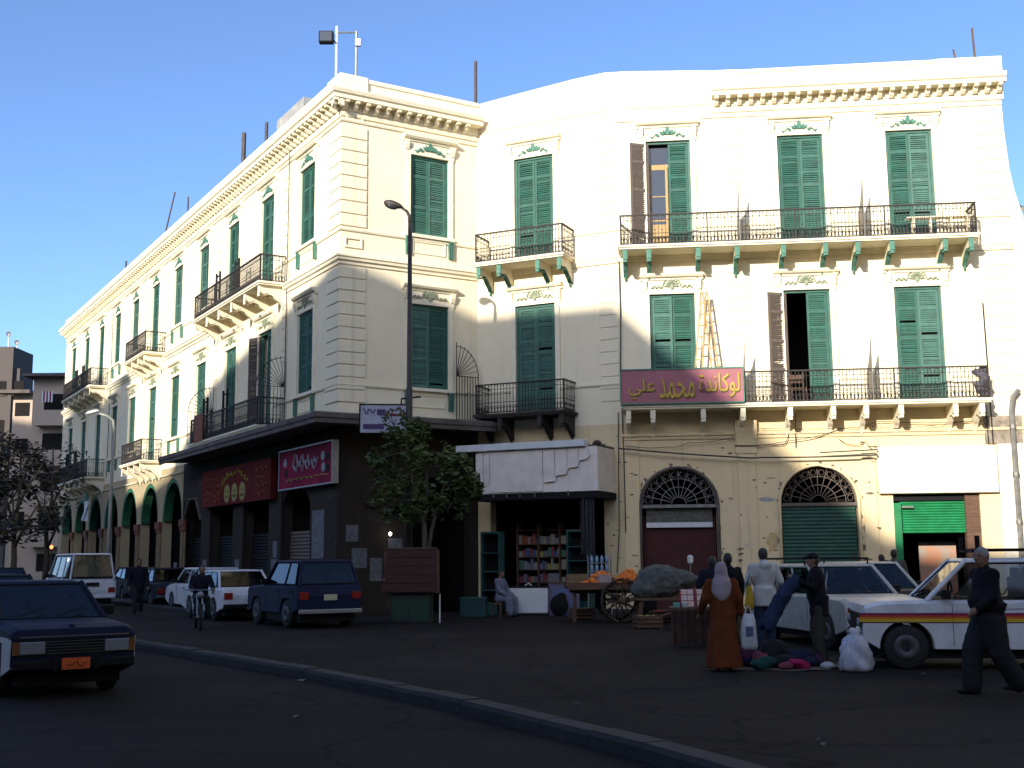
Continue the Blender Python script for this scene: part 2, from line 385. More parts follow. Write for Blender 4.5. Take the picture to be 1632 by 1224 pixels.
# ------------------------------------------------------------------ windows: shutters, surrounds, ornaments
def leaf_mb(w, h, rails, flip=False):
    """one louvred shutter leaf, x 0..w, z 0..h, front at y=0"""
    m = MB(); st = .075
    m.box(0, st, 0, .045, 0, h); m.box(w-st, w, 0, .045, 0, h)
    zs = [0.0] + rails + [h-.09]
    for z in zs: m.box(st, w-st, .002, .043, z, z+.09)
    for a, b in zip(zs[:-1], zs[1:]):
        n = int((b-a-.09)/.062)
        for k in range(n):
            z = a+.09+(k+.5)*(b-a-.09)/n
            j = random.uniform(-.010, .010)
            if random.random() < .035: j -= .03
            if random.random() < .008: continue
            m.add([(st, .010, z-.030+j), (w-st, .010, z-.030+j), (w-st, .036, z+.026), (st, .036, z+.026)], [(0,1,2,3)])
            m.add([(st, .016, z-.034+j), (w-st, .016, z-.034+j), (w-st, .042, z+.022), (st, .042, z+.022)], [(3,2,1,0)])
    return m
def rails_for(h): return [h*.335, h*.72] if h < 3 else [h*.30, h*.545, h*.80]
LEAFW = HW-.075
leafs = {}
def leaf_mesh(h, m, key):
    k = (round(h, 2), key)
    if k not in leafs: leafs[k] = [leaf_mb(LEAFW, h-.08, rails_for(h)).mesh('shutter_leaf', M[m]) for q in range(4)]
    return random.choice(leafs[k])
wcase = {}
def window(F, c, zb, zt, style='shut', col='green'):
    x = ta(c) if F == 'A' else c
    h = zt-zb; k = (round(h, 2), col)
    if k not in wcase:
        wcase[k] = MB().box(-HW, -HW+.075, .03, .16, 0, h).box(HW-.075, HW, .03, .16, 0, h).box(-HW+.075, HW-.075, .03, .16, h-.08, h).mesh('window', M[col])
    w = fput(wcase[k], 'window', F, x, 0, zb)
    for s in (0, 1):
        if style == 'shut' or s == 1:
            l = put(leaf_mesh(h, col, col), 'shutter_leaf', w, ((-LEAFW if s == 0 else 0), .065, 0))
            l.scale.x = .992
            if style == 'shut' and s == 0 and random.random() < .4: l.rotation_euler.z = -random.uniform(.01, .09)
        else:
            l = put(leaf_mesh(h, 'brownleaf', 'b'), 'shutter_leaf', w, (-LEAFW, .03, 0)); l.rotation_euler.z = R(-158); l['label'] = 'open shutter leaf showing its weathered brown back'
    if style == 'shut':
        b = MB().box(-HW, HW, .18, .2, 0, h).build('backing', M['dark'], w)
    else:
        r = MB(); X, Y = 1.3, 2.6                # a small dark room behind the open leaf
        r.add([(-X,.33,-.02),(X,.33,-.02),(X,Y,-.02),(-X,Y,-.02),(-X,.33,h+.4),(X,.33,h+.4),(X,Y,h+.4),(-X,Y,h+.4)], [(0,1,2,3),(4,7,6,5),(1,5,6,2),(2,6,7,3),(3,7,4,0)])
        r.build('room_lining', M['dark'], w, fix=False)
    if style == 'glass':
        d = MB(); z1 = h*.78
        for a, b2, c2, e in ((-HW+.09, -HW+.15, 0, z1), (-.10, -.02, 0, z1), (-HW+.15, -.10, 0, .95), (-HW+.15, -.10, 1.05, 1.10), (-HW+.15, -.10, 1.85, 1.88), (-HW+.15, -.10, z1-.08, z1), (-HW+.09, HW-.1, z1, z1+.09)): d.box(a, b2, .20, .245, c2, e)
        d.build('door_leaf', M['yellowwood'], w)
        MB().box(-HW+.15, -.10, .215, .225, .95, z1-.08).box(-HW+.09, HW-.1, .215, .225, z1+.09, h-.09).build('pane', M['glass'], w)
    return w
def blob_leaf(m, x, z, ang, L, w, y=-.02, t=.035):
    c, s = math.cos(ang), math.sin(ang); pts = []
    for u, v in ((0, .25), (.3, .5), (.6, .42), (1, 0), (.6, -.42), (.3, -.5), (0, -.25)):
        pts.append((x + c*u*L - s*v*w, z + s*u*L + c*v*w))
    m.prism(pts, 'y', y-t, y)
def orn_mesh(kind):
    m = MB()
    if kind == 2:
        blob_leaf(m, 0, -.02, math.pi/2, .30, .15)
        for s in (-1, 1):
            blob_leaf(m, s*.05, .0, math.pi/2 - s*.65, .20, .07); blob_leaf(m, s*.07, .0, math.pi/2-s*1.15, .22, .07)
            for k in range(7):
                a = .14+k*.055; m.box(min(s*a, s*(a+.035)), max(s*a, s*(a+.035)), -.05, -.02, -.035-.012*k+.05*math.sin(k*1.9), .03-.008*k+.05*math.sin(k*1.9))
            blob_leaf(m, s*.46, -.10, math.pi/2-s*1.25, .12, .05); blob_leaf(m, s*.30, -.05, math.pi/2-s*.3, .10, .06)
    else:
        for k in range(9):
            a = math.pi*k/8; blob_leaf(m, .05*math.cos(a), .05*math.sin(a), a, .19, .06)
        m.tube([(.27*math.cos(math.pi*k/12), -.03, .27*math.sin(math.pi*k/12)) for k in range(13)], .022, 5)
        blob_leaf(m, 0, .05, -math.pi/2, .20, .12)
        for s in (-1, 1):
            for k in range(5): blob_leaf(m, s*(.28+k*.07), -.02, math.pi/2-s*(1.57+.5*(-1)**k), .11, .045)
    return m
ORN = {2: orn_mesh(2).mesh('ornament', M['greentrim']), 1: orn_mesh(1).mesh('ornament', mat('ornament_stone', (.30,.30,.20), .9, var=.35, scale=9., col2=(.16,.22,.14)))}
def surround_mesh(h, zt_h, window_):
    m = MB(); a, b = HW, HW+.16
    m.box(-b, -a, -.06, 0, 0, h); m.box(a, b, -.06, 0, 0, h); m.box(-b-.03, b+.03, -.065, 0, h, h+.12)
    m.box(-b, b, -.04, 0, h+.12, h+.44)
    m.prism([(0, h+.44), (-.08, h+.44), (-.10, h+.50), (-.17, h+.52), (-.22, h+.58), (-.22, h+.63), (0, h+.65)], 'x', -b-.12, b+.12)
    for s in (-1, 1):
        x = s*(b-.02); m.prism([(-.0, h+.10), (-.08, h+.14), (-.14, h+.30), (-.16, h+.44), (0, h+.44)], 'x', x-.07, x+.07)
    if window_: m.box(-b-.04, b+.04, -.13, 0, -.10, 0)
    return m
sur = {}
def surround(F, c, zb, zt, floor_, window_):
    x = ta(c) if F == 'A' else c; h = zt-zb; k = (round(h, 2), window_)
    if k not in sur: sur[k] = surround_mesh(h, 0, window_).mesh('window_surround', M['trim'])
    s = fput(sur[k], 'window_surround', F, x, .0, zb)
    put(ORN[floor_], 'ornament', s, (0, -.04, h + (.21 if floor_ == 2 else .25)))
    for q in (-1, 1):
        for dx in (.0, .10) if floor_ == 2 else (): MB().box(q*(HW-.06)-.018+q*dx, q*(HW-.06)+.018+q*dx, -.055, -.03, h+.22, h+.26).build('stud', M['greentrim'], s)
    if window_:
        for q in (-1, 1):
            b = MB(); xx = q*(HW+.08)
            for dx in (-.065, 0, .065): b.box(xx+dx-.018, xx+dx+.018, -.10, -.02, -.68, -.16)
            b.box(xx-.09, xx+.09, -.10, -.02, -.32, -.26); b.box(xx-.09, xx+.09, -.11, -.02, -.16, -.11)
            b.build('apron_bracket', M['greentrim'], s)
        a = MB(); w, z0, z1 = HW-.1, -.62, -.2
        a.box(-w, w, -.03, 0, z0, z0+.04).box(-w, w, -.03, 0, z1-.04, z1).box(-w, -w+.04, -.03, 0, z0+.04, z1-.04).box(w-.04, w, -.03, 0, z0+.04, z1-.04).build('apron_panel', M['trim'], s)
for F in 'ABCD':
    for i, c in enumerate(CENT[F]):
        for fl, zs, zb, zt in ((2, Z_SL2, Z2B, Z2T), (1, Z_SL1, Z1B, Z1T)):
            dr = i in DOORS[F]; b = zs if dr else zb
            st = 'shut'
            if (F, i, fl) == ('D', 0, 2): st = 'glass'
            if (F, i, fl) in (('D', 1, 1), ('A', 1, 1)): st = 'open'
            w_ = window(F, c, b, zt, st)
            surround(F, c, b, zt, fl, not dr)

# ------------------------------------------------------------------ balconies
def bracket_mesh(L, h, w=.13, kind=0):
    pr = [(0, 0), (-L, 0), (-L, -.10), (-L*.97, -.24), (-L*.86, -.30), (-L*.74, -.27), (-L*.62, -.24), (-L*.46, -.30), (-L*.30, -.44), (-L*.16, -h*.86), (-L*.10, -h), (0, -h-.02)]
    return MB().prism(pr, 'x', -w/2, w/2)
bm_ = {}
def bracket(parent, x, L, h, front, white_mat='trim'):
    k = (L, h, white_mat)
    if k not in bm_:
        bm_[k] = (bracket_mesh(L, h).mesh('bracket', M[white_mat]),)
    b = put(bm_[k][0], 'bracket', parent, (x, 0, -.12))
    f = MB().box(-.075, .075, -L-.03, -L, -.30, -.02).box(-.06, .06, -L-.045, -L-.0, -.40, -.32)
    f.prism([(-L+.02, -.42), (-L*.62-.05, -.30), (-L*.46-.03, -.345), (-L*.30-.03, -.48), (-L*.16-.03, -h*.86-.03), (-.08, -h-.05), (-.05, -h-.05), (-L*.14, -h*.84), (-L*.28, -.44), (-L*.46, -.31), (-L*.62, -.25)], 'x', -.07, .07)
    f.lathe([(.012, -h-.18), (.045, -h-.13), (.03, -h-.09), (.055, -h-.04)], (0, -.07, 0), 8)
    f.build('bracket_face', M[front], b)
    return b
def railing_run(m, p, q, z0, z1, step=.105, seed=0):
    p, q = Vector(p), Vector(q); L = (q-p).length; n = max(3, int(L/step)); d = (q-p)/L; H = z1-z0
    nx = Vector((-d.y, d.x, 0))
    def bar(a, b, r):
        m.tube([a, b], r, 4, False)
    for i in range(n+1):
        c = p + d*L*i/n; base = Vector((c.x, c.y, z0+.03)); top = Vector((c.x, c.y, z1-.03))
        bar(base, top, .011)
        if i % 2 == 0:
            for zz, s in ((z0+H*.50, .028), (z1-.16, .030)): m.lathe([(.002, -s), (s*.9, -s*.2), (s*.5, s*.5), (.002, s)], (c.x, c.y, zz), 4)
        else:
            m.lathe([(.002, -.07), (.022, -.02), (.022, .03), (.002, .07)], (c.x, c.y, z0+H*.19), 4)
    for i in range(n):                              # scrolls between bars: arches under the rail, rings at the foot
        c = p + d*L*(i+.5)/n; w = L/n*.5
        if i % 2 == 0: m.tube([Vector((c.x, c.y, 0))+d*w*math.cos(a)+Vector((0, 0, z1-.10+.055*math.sin(a))) for a in (0, .8, 1.57, 2.34, 3.14)], .008, 3, False)
        m.tube([Vector((c.x, c.y, z0+.13))+d*w*.85*math.cos(a)+Vector((0, 0, .085*math.sin(a))) for a in (0, 1.05, 2.1, 3.14, 4.2, 5.25, 6.28)], .013, 3, False)
        m.tube([Vector((c.x, c.y, z0+.28))+d*w*.9*math.cos(a)+Vector((0, 0, .05*math.sin(a))) for a in (3.5, 4.2, 4.71, 5.2, 5.9)], .009, 3, False)
    for zz, r in ((z0+.04, .016), (z0+.36, .012), (z1-.17, .009)): bar(p+Vector((0, 0, zz)), q+Vector((0, 0, zz)), r)
def balcony(F, x0, x1, z, depth, brackets, front='trim', panel_side=False, slabmat='trim', bmat='trim'):
    o, a = FR[F]; p = fw(F, 0, 0, 0)
    sl_ = MB().box(x0, x1, -depth, 0, -.12, 0).prism([(0, -.12), (-depth-.05, -.06), (-depth-.05, .02), (-depth+.0, .02), (-depth, -.12)], 'x', x0-.04, x1+.04) if False else MB().box(x0-.04, x1+.04, -depth-.04, 0, -.075, 0).box(x0, x1, -depth, 0, -.13, -.075)
    b = sl_.build('balcony', M[slabmat], building, loc=(p.x-BASE.x, p.y-BASE.y, z), rz=a, bevel=.01)
    r = MB(); d = depth-.06; xa, xb = x0+.05, x1-.05; zt = .95
    railing_run(r, (xa, -d, 0), (xb, -d, 0), 0, zt); railing_run(r, (xa, -.06, 0), (xa, -d, 0), 0, zt); railing_run(r, (xb, -d, 0), (xb, -.06, 0), 0, zt)
    r.build('railing', M['iron'], b, fix=False)
    h = MB()
    h.box(xa-.03, xb+.03, -d-.03, -d+.03, zt-.025, zt+.015)
    h.box(xa-.03, xa+.03, -d+.03, -.0, zt-.025, zt+.015).box(xb-.03, xb+.03, -d+.03, -.0, zt-.025, zt+.015)
    h.build('handrail', M['iron'], b)
    n = max(1, int((xb-xa)/2.2))
    for i in range(n+1):
        x = xa+(xb-xa)*i/n; MB().box(x-.02, x+.02, -d-.02, -d+.02, 0, zt-.025).build('rail_post', M['iron'], b)
    for x in brackets: bracket(b, x, depth-.08, .62, front, bmat)
    return b
def A_b(t0, t1, z, n):
    x0, x1 = ta(t1), ta(t0); return balcony('A', x0, x1, z, 1.0, [x0+.2+(x1-x0-.4)*i/(n-1) for i in range(n)] if n else [])
for z in (Z_SL2, Z_SL1):
    A_b(4.75, 12.75, z, 6 if z > 8 else 0); A_b(20.6, 24.5, z, 4); A_b(32.5, 40.3, z, 6)
balcony('C', .38, 3.52, Z_SL2, 1.0, [.52, 1.25, 2.62, 3.36], 'greentrim')
cb = balcony('C', .38, 3.50, Z_SL1, 1.0, [.52, 1.25, 2.62, 3.36], 'dark_slab', slabmat='dark_slab', bmat='dark_slab')
dbr = [.22, .95, 2.45, 3.62, 5.0, 6.25, 7.2, 8.2, 9.75, 10.5]
b2 = balcony('D', .05, 10.72, Z_SL2, 1.0, dbr, 'greentrim')
b1 = balcony('D', .05, 10.75, Z_SL1, 1.0, dbr, 'trim')
# sheet-metal screens dividing the long balconies
def screen(parent, x, seed):
    random.seed(seed)
    pts = [(-.08, 0), (-.98, 0), (-1.02, .5), (-.98, .95), (-.98, 1.15), (-.72, 1.08), (-.55, 1.22), (-.42, 1.5), (-.30, 1.62), (-.16, 1.95), (-.08, 2.05)]
    pts = [(y + random.uniform(-.02, .02), z) for y, z in pts]
    MB().prism([(-.98, 0), (-.08, 0), (-.10, .95), (-.22, 1.02), (-.40, 1.12), (-.55, 1.22), (-.70, 1.38), (-.82, 1.56), (-.93, 1.80), (-.98, 1.85)], 'x', x-.012, x+.012).build('balcony_screen', M['tin'], parent)
for bb in (b1, b2):
    screen(bb, 3.72, 1); screen(bb, 7.42, 2)
random.seed(11)
# concrete canopy round the corner over the shops
cpath = [P0 + dv(120.8676)*16.4, P0, P1 - dv(30.97)*.02]
sweep(cpath, [(0, 5.76), (1.15, 5.70), (1.15, 5.64), (1.22, 5.64), (1.22, 5.76), (1.26, 5.80), (1.26, 5.94), (1.2, 5.97), (0, 6.0)]).build('canopy', M['concrete'], building, bevel=.01)
# ------------------------------------------------------------------ ground floors
def arch_fill(c, hw, zs, zt, top, y0, y1, n=14):
    """solid between a semi-elliptic arch and the square head of its opening"""
    pts = [(c+hw*math.cos(math.pi*k/n), zs+(zt-zs)*math.sin(math.pi*k/n)) for k in range(n+1)]
    m = MB()
    for k in range(n):
        a, b = pts[k], pts[k+1]
        m.add([(a[0], y0, a[1]), (a[0], y0, top), (b[0], y0, top), (b[0], y0, b[1])], [(0, 1, 2, 3)])
        m.add([(a[0], y0, a[1]), (b[0], y0, b[1]), (b[0], y1, b[1]), (a[0], y1, a[1])], [(0, 1, 2, 3)])
    return m
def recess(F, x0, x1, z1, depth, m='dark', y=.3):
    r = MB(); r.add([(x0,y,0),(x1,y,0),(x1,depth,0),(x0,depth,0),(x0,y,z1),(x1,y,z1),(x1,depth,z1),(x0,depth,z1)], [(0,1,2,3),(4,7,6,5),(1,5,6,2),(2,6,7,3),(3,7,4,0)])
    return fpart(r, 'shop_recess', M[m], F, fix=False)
# arcade of the long side
ARC = [c for c in AC if c > 17]
hs = [(ta(c)-1.62, ta(c)+1.62, 0, 5.35) for c in ARC]
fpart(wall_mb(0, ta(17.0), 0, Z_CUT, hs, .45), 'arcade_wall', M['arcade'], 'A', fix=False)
for c in ARC:
    x = ta(c)
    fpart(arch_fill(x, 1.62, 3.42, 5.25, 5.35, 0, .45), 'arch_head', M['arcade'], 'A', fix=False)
    n = 14; pr = [(x+1.62*math.cos(math.pi*k/n), 3.42+1.83*math.sin(math.pi*k/n)) for k in range(n+1)]
    g = MB()
    for k in range(n):
        a, b = pr[k], pr[k+1]; s = .90
        ai = (x+(a[0]-x)*s, 3.42+(a[1]-3.42)*s); bi = (x+(b[0]-x)*s, 3.42+(b[1]-3.42)*s)
        g.add([(a[0]*1, .02, a[1]), (b[0], .02, b[1]), (bi[0], .02, bi[1]), (ai[0], .02, ai[1])], [(0, 1, 2, 3)])
        g.add([(ai[0], .02, ai[1]), (bi[0], .02, bi[1]), (bi[0], .4, bi[1]), (ai[0], .4, ai[1])], [(0, 1, 2, 3)])
    fpart(g, 'arch_ring', M['greenarch'], 'A', fix=False)
    recess('A', x-1.9, x+1.9, 5.3, 2.2, 'dark', .46)
    fpart(MB().box(x-1.55, x+1.55, .9, .95, 0, 3.1).box(x-1.6, x+1.6, .85, .9, 3.1, 3.3), 'shop_front', M['brownleaf'], 'A')
    for s in (-1, 1):
        pass
    px0, px1 = x+1.62, x+1.62+.725
    fpart(MB().box(px0-.0, px1, -.05, .0, .05, 2.9), 'pier_dado', M['ochre'], 'A', bevel=.01)
    fpart(MB().box(px0-.03, px1+.03, -.10, .0, 2.92, 3.10).box(px0-.06, px1+.03, -.14, 0., 3.10, 3.40), 'pier_capital', M['redband'], 'A', bevel=.015)
sweep([PA, P0 + dv(120.87)*17.0], [(0, 5.38), (.06, 5.40), (.09, 5.46), (0, 5.48)]).build('string_course', M['trim'], building)
# grimy shop fronts of the corner
DO = [(ta(4.8), ta(2.2), 0, 4.05), (ta(8.8), ta(6.1), 0, 3.9), (ta(12.9), ta(10.1), 0, 3.9), (ta(16.6), ta(14.2), 0, 4.15)]
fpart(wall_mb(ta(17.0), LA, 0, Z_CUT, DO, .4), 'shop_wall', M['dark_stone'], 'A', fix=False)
for i, (a, b, _, zt) in enumerate(DO):
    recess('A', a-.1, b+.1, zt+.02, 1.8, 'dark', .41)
    rs = MB(); n = 22
    for k in range(n):
        z = .05+k*(2.55/n); rs.prism([(.34, z), (.30, z+.03), (.34, z+2.55/n)], 'x', a+.02, b-.02)
    fpart(rs, 'roller_shutter', M['black'] if i != 0 else M['brownleaf'], 'A', fix=False)
    fpart(MB().box(a-.06, a+.05, -.05, .02, 0, zt), 'door_post', M['dark_stone'], 'A')
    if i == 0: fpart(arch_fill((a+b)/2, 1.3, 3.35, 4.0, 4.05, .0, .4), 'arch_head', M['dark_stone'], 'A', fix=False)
    if i == 3:
        for s in (0, 1):
            X0 = a if s == 0 else b; q = .55 if s == 0 else -.55
            fpart(MB().prism([(X0, 3.35), (X0, 4.15), (X0+q*1.4, 4.15)], 'y', .0, .4), 'arch_head', M['dark_stone'], 'A')
        fpart(MB().tube([(a-.05, -.04, 3.3), (a+.72, -.04, 4.2), (b-.72, -.04, 4.2), (b+.05, -.04, 3.3)], .06, 4), 'arch_moulding', M['concrete'], 'A')
poster = mat('torn_poster', (.15,.155,.17), .9, var=.7, scale=9., col2=(.06,.06,.07), detail=9.)
for a, b, z0, z1 in ((ta(2.0), ta(1.0), 1.7, 3.2), (ta(5.75), ta(5.1), .9, 1.7), (ta(5.6), ta(5.2), 1.75, 2.3), (ta(9.7), ta(9.2), .7, 1.7), (ta(13.8), ta(13.3), .8, 1.7), (ta(17.9), ta(17.4), .9, 1.6)):
    fpart(MB().box(a, b, -.012 if a > ta(17) else -.065, -.002 if a > ta(17) else -.055, z0, z1), 'poster', poster, 'A')
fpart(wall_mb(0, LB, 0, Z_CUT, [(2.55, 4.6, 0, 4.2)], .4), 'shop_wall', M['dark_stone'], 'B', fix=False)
recess('B', 2.4, 4.75, 4.22, 2.6, 'dark', .41)
for x0, x1, z0, z1 in ((1.5, 1.78, 3.0, 3.22), (.5, 1.0, 1.4, 2.0), (1.1, 1.5, 1.0, 1.7), (1.7, 2.2, 1.5, 2.3), (.3, .7, 2.2, 2.7)):
    fpart(MB().box(x0, x1, -.012, -.002, z0, z1), 'poster', poster, 'B')
fpart(MB().lathe([(.34, -.05), (.30, -.09), (.12, -.07), (.05, -.10)], (1.15, 0, 3.55), 18, 'y'), 'wall_rosette', M['dark_stone'], 'B')
# shop in the angle
fpart(wall_mb(0, LC, 0, Z_CUT, [(.45, 4.35, 0, 3.7)], .4), 'shop_wall', M['wall_low'], 'C', fix=False)
recess('C', .3, 4.5, 3.72, 3.0, 'dark', .41)
# hotel wing
D1, D2 = 1.68, 5.85
fpart(wall_mb(0, LD, 0, Z_CUT, [(D1-1.13, D1+1.13, 0, 4.4), (D2-1.13, D2+1.13, 0, 4.4), (8.02, 10.52, 0, 3.45)], .4), 'ground_floor_wall', M['wall_low'], 'D', fix=False)
for c in (D1, D2):
    fpart(arch_fill(c, 1.13, 3.24, 4.32, 4.4, 0, .4), 'arch_head', M['wall_low'], 'D', fix=False)
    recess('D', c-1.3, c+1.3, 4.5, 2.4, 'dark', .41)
    f = MB()
    f.box(c-1.13, c+1.13, .05, .16, 3.14, 3.24)
    for k in range(1, 12):
        a = math.pi*k/12; f.tube([(c+.25*math.cos(a), .12, 3.26+.24*math.sin(a)), (c+1.10*math.cos(a), .12, 3.26+1.03*math.sin(a))], .014, 4, False)
    for q in (.22, .55, .82, 1.10): f.tube([(c+q*math.cos(math.pi*k/16), .12, 3.26+q*.94*math.sin(math.pi*k/16)) for k in range(17)], .016, 4, False)
    for k in range(12):
        a = math.pi*(k+.5)/12; X, Z = c+.95*math.cos(a), 3.26+.9*math.sin(a)
        f.tube([(X+.09*math.cos(b), .12, Z+.09*math.sin(b)) for b in (0, 1.05, 2.1, 3.14, 4.2, 5.25, 6.28)], .012, 3, False)
    fpart(f, 'fanlight_grille', M['tin'] if c == D1 else M['brownleaf'], 'D', fix=False)
    arcpts = [(c+1.17*math.cos(math.pi*k/18), -.03, 3.24+1.12*math.sin(math.pi*k/18)) for k in range(19)]
    fpart(MB().tube([(c+1.17, -.03, 0)]+arcpts+[(c-1.17, -.03, 0)], .05, 6), 'arch_moulding', M['wall_low'] if c == D2 else M['concrete'], 'D', smooth=True)
def roller(F, x0, x1, z0, z1, y, m, pitch=.085):
    n = max(2, int((z1-z0)/pitch)); r = MB()
    for k in range(n):
        a = z0+(z1-z0)*k/n; b = z0+(z1-z0)*(k+1)/n
        r.prism([(y+.02, a), (y, a+.012), (y-.012, (a+b)/2), (y, b-.012), (y+.02, b)], 'x', x0, x1)
    return fpart(r, 'roller_shutter', M[m], F)
roller('D', D1-1.0, D1+1.0, 2.70, 3.12, .22, 'tin', .05)
fpart(MB().box(D1-1.0, D1+1.0, .20, .26, 2.55, 2.70), 'shutter_lip', M['white'], 'D')
fpart(MB().box(D1-1.1, D1+1.1, .34, .40, 0, 2.9), 'inner_door', M['maroon'], 'D')
roller('D', D2-1.08, D2+1.08, .02, 3.12, .14, 'green3', .11)
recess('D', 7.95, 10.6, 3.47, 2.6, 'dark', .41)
roller('D', 8.24, 10.10, 2.30, 3.24, .16, 'green2', .075)
fpart(MB().box(8.03, 8.24, .02, .30, 0, 3.20), 'shutter_guide', M['green2'], 'D')
fpart(MB().box(10.10, 10.50, .06, .30, 0, 3.42).box(10.2, 10.4, .03, .06, 1.7, 1.74).box(10.2, 10.4, .03, .06, 1.85, 1.88), 'door_board', M['wood'], 'D')
fpart(MB().box(8.03, 10.1, .10, .30, 3.26, 3.44), 'shutter_box', M['black'], 'D')
fpart(MB().box(8.26, 8.6, .02, .05, 3.05, 3.10), 'shutter_bar', M['tin'], 'D')
fpart(MB().box(8.95, 10.05, 1.2, 1.26, .2, 2.05), 'inner_counter', mat('orange_counter', (.40,.12,.03), .7, var=.5, scale=1.5, col2=(.28,.26,.22)), 'D')
fpart(MB().box(7.60, 11.05, -.16, 0, 3.47, 4.87), 'blank_sign_panel', M['panel'], 'D', bevel=.02)
# pilasters and entablature of the ground floor
fpart(MB().box(3.48, 4.02, -.06, 0, 0, 4.75).box(3.44, 4.06, -.09, 0, 4.75, 4.95).prism([(0, 4.95), (-.09, 4.95), (-.14, 5.2), (-.22, 5.45), (-.22, 5.75), (0, 5.75)], 'x', 3.42, 4.08), 'pilaster', M['wall_low'], 'D', bevel=.012)
fpart(MB().box(7.15, 7.55, -.05, 0, 0, 5.0), 'pilaster', M['wall_low'], 'D', bevel=.012)
fpart(MB().box(.02, .5, -.05, 0, 0, 5.2), 'pilaster', M['wall_low'], 'D', bevel=.012)
fpart(MB().box(11.1, LD, -.05, 0, 0, 5.2), 'pilaster', M['panel'], 'D', bevel=.012)
sweep([P2, P3], [(0, 5.22), (.05, 5.22), (.06, 5.30), (.11, 5.33), (.11, 5.40), (0, 5.42)]).build('string_course', M['wall_low'], building)
# exposed rubble patch at the right-hand end
fpart(MB().box(10.78, 11.85, -.065, -.0, 4.92, 5.75), 'exposed_masonry', mat('exposed_rubble', (.30,.25,.19), .95, var=.6, scale=7., bump=1., bscale=9), 'D')
# down-pipe at the right-hand end (three lengths with collars)
dp = MB(); pts = [fw('D', 11.55, .16, z) for z in (0, 2.2, 4.4, 5.9)]
dp.tube([(p.x-BASE.x, p.y-BASE.y, p.z) for p in pts] + [tuple(fw('D', 11.62, .16, 6.3)-BASE), tuple(fw('D', 11.8, .16, 6.5)-BASE)], .075, 8)
for z in (1.2, 2.6, 4.0, 5.4): p = fw('D', 11.55, .16, z)-BASE; dp.lathe([(.10, z-.06), (.10, z+.06)], (p.x, p.y, 0), 8)
dp.build('down_pipe', M['tin'], building, smooth=False)
# curved buttress-like end of the party wall
fpart(MB().prism([(LD, 0), (LD, 15.6), (LD+.02, 14.6), (LD+.10, 13.4), (LD+.20, 12.7), (LD+.32, 12.2), (LD+.40, 11.9), (LD+.42, 10.9), (LD+.55, 9.2), (LD+.62, 7.0), (LD+.64, 0)], 'y', .02, .8), 'end_wall', M['wall'], 'D')
# leaf-like nib and stub pipe on that end
fpart(MB().tube([(LD+.38, .3, 12.3), (LD+.50, .3, 12.25), (LD+.50, .3, 12.1)], .04, 6), 'spout', M['tin'], 'D')

# projecting hood over the corner shop
hd = MB()
X0, X1, D_ = .15, 4.72, 1.45
hd.box(X0+.5, X1, -D_, 0, 3.62, 4.95)
hood = fpart(hd, 'shop_hood', M['hood'], 'C', bevel=.012)
MB().box(X0-.12, X1-.35, -D_-.16, -D_+.2, 4.95, 5.16).build('hood_ledge', M['white'], hood, bevel=.012)
MB().box(X0-.1, X1+.0, -D_+.2, 0, 4.96, 5.02).build('hood_roof', M['concrete'], hood)
for x0, x1, z0 in ((X0+.55, X0+.78, 3.9), (X0+.80, X0+1.0, 3.9), (X0+1.02, 2.95, 3.66), (2.97, 3.35, 3.95), (3.37, 3.75, 4.15), (3.77, 4.12, 4.35), (4.14, 4.45, 4.55)):
    MB().box(x0, x1, -D_-.035, -D_, z0, 4.94).build('hood_panel', M['hood'], hood, bevel=.008)
st = MB(); st.tube([(3.0, -D_-.05, 3.93), (3.35, -D_-.05, 3.95), (3.40, -D_-.05, 4.12), (3.72, -D_-.05, 4.15), (3.78, -D_-.05, 4.33), (4.10, -D_-.05, 4.36), (4.16, -D_-.05, 4.55), (4.4, -D_-.05, 4.58), (4.5, -D_-.05, 4.7)], .028, 6)
st.build('hood_moulding', M['hood'], hood)
rub = MB()
for i in range(70):
    x = random.uniform(X0, X1); y = -random.uniform(.1, D_); s = random.uniform(.04, .10)
    rub.ell((x, y, 5.03+s*.4), (s*1.3, s, s*.7), 6, 4)
tag(rub.build('rubble', mat('roof_rubble', (.09,.065,.05), .95, var=.6, scale=8.), hood), kind='stuff')
for x in (1.3, 1.75, 2.2, 2.7, 3.8): MB().tube([(x, -D_-.06, 3.66), (x, -D_-.06, 3.5)], .02, 5).build('hook', M['tin'], hood)
MB().box(X0+.45, X1+.05, -D_+.02, .3, 3.42, 3.6).build('shutter_casing', M['black'], hood)
# dark drape at the right side of the shop
dr = MB(); n = 14
for i in range(n):
    x = 4.12+.42*i/n; dr.box(x, x+.032, -1.35+.05*math.sin(i*1.7), -1.30+.05*math.sin(i*1.7), 1.75+.12*math.sin(i*.9), 3.42)
tag(fpart(dr, 'shop_drape', mat('dark_cloth', (.035,.033,.042), .95, var=.4, scale=5.), 'C'), 'dark cloth drape')

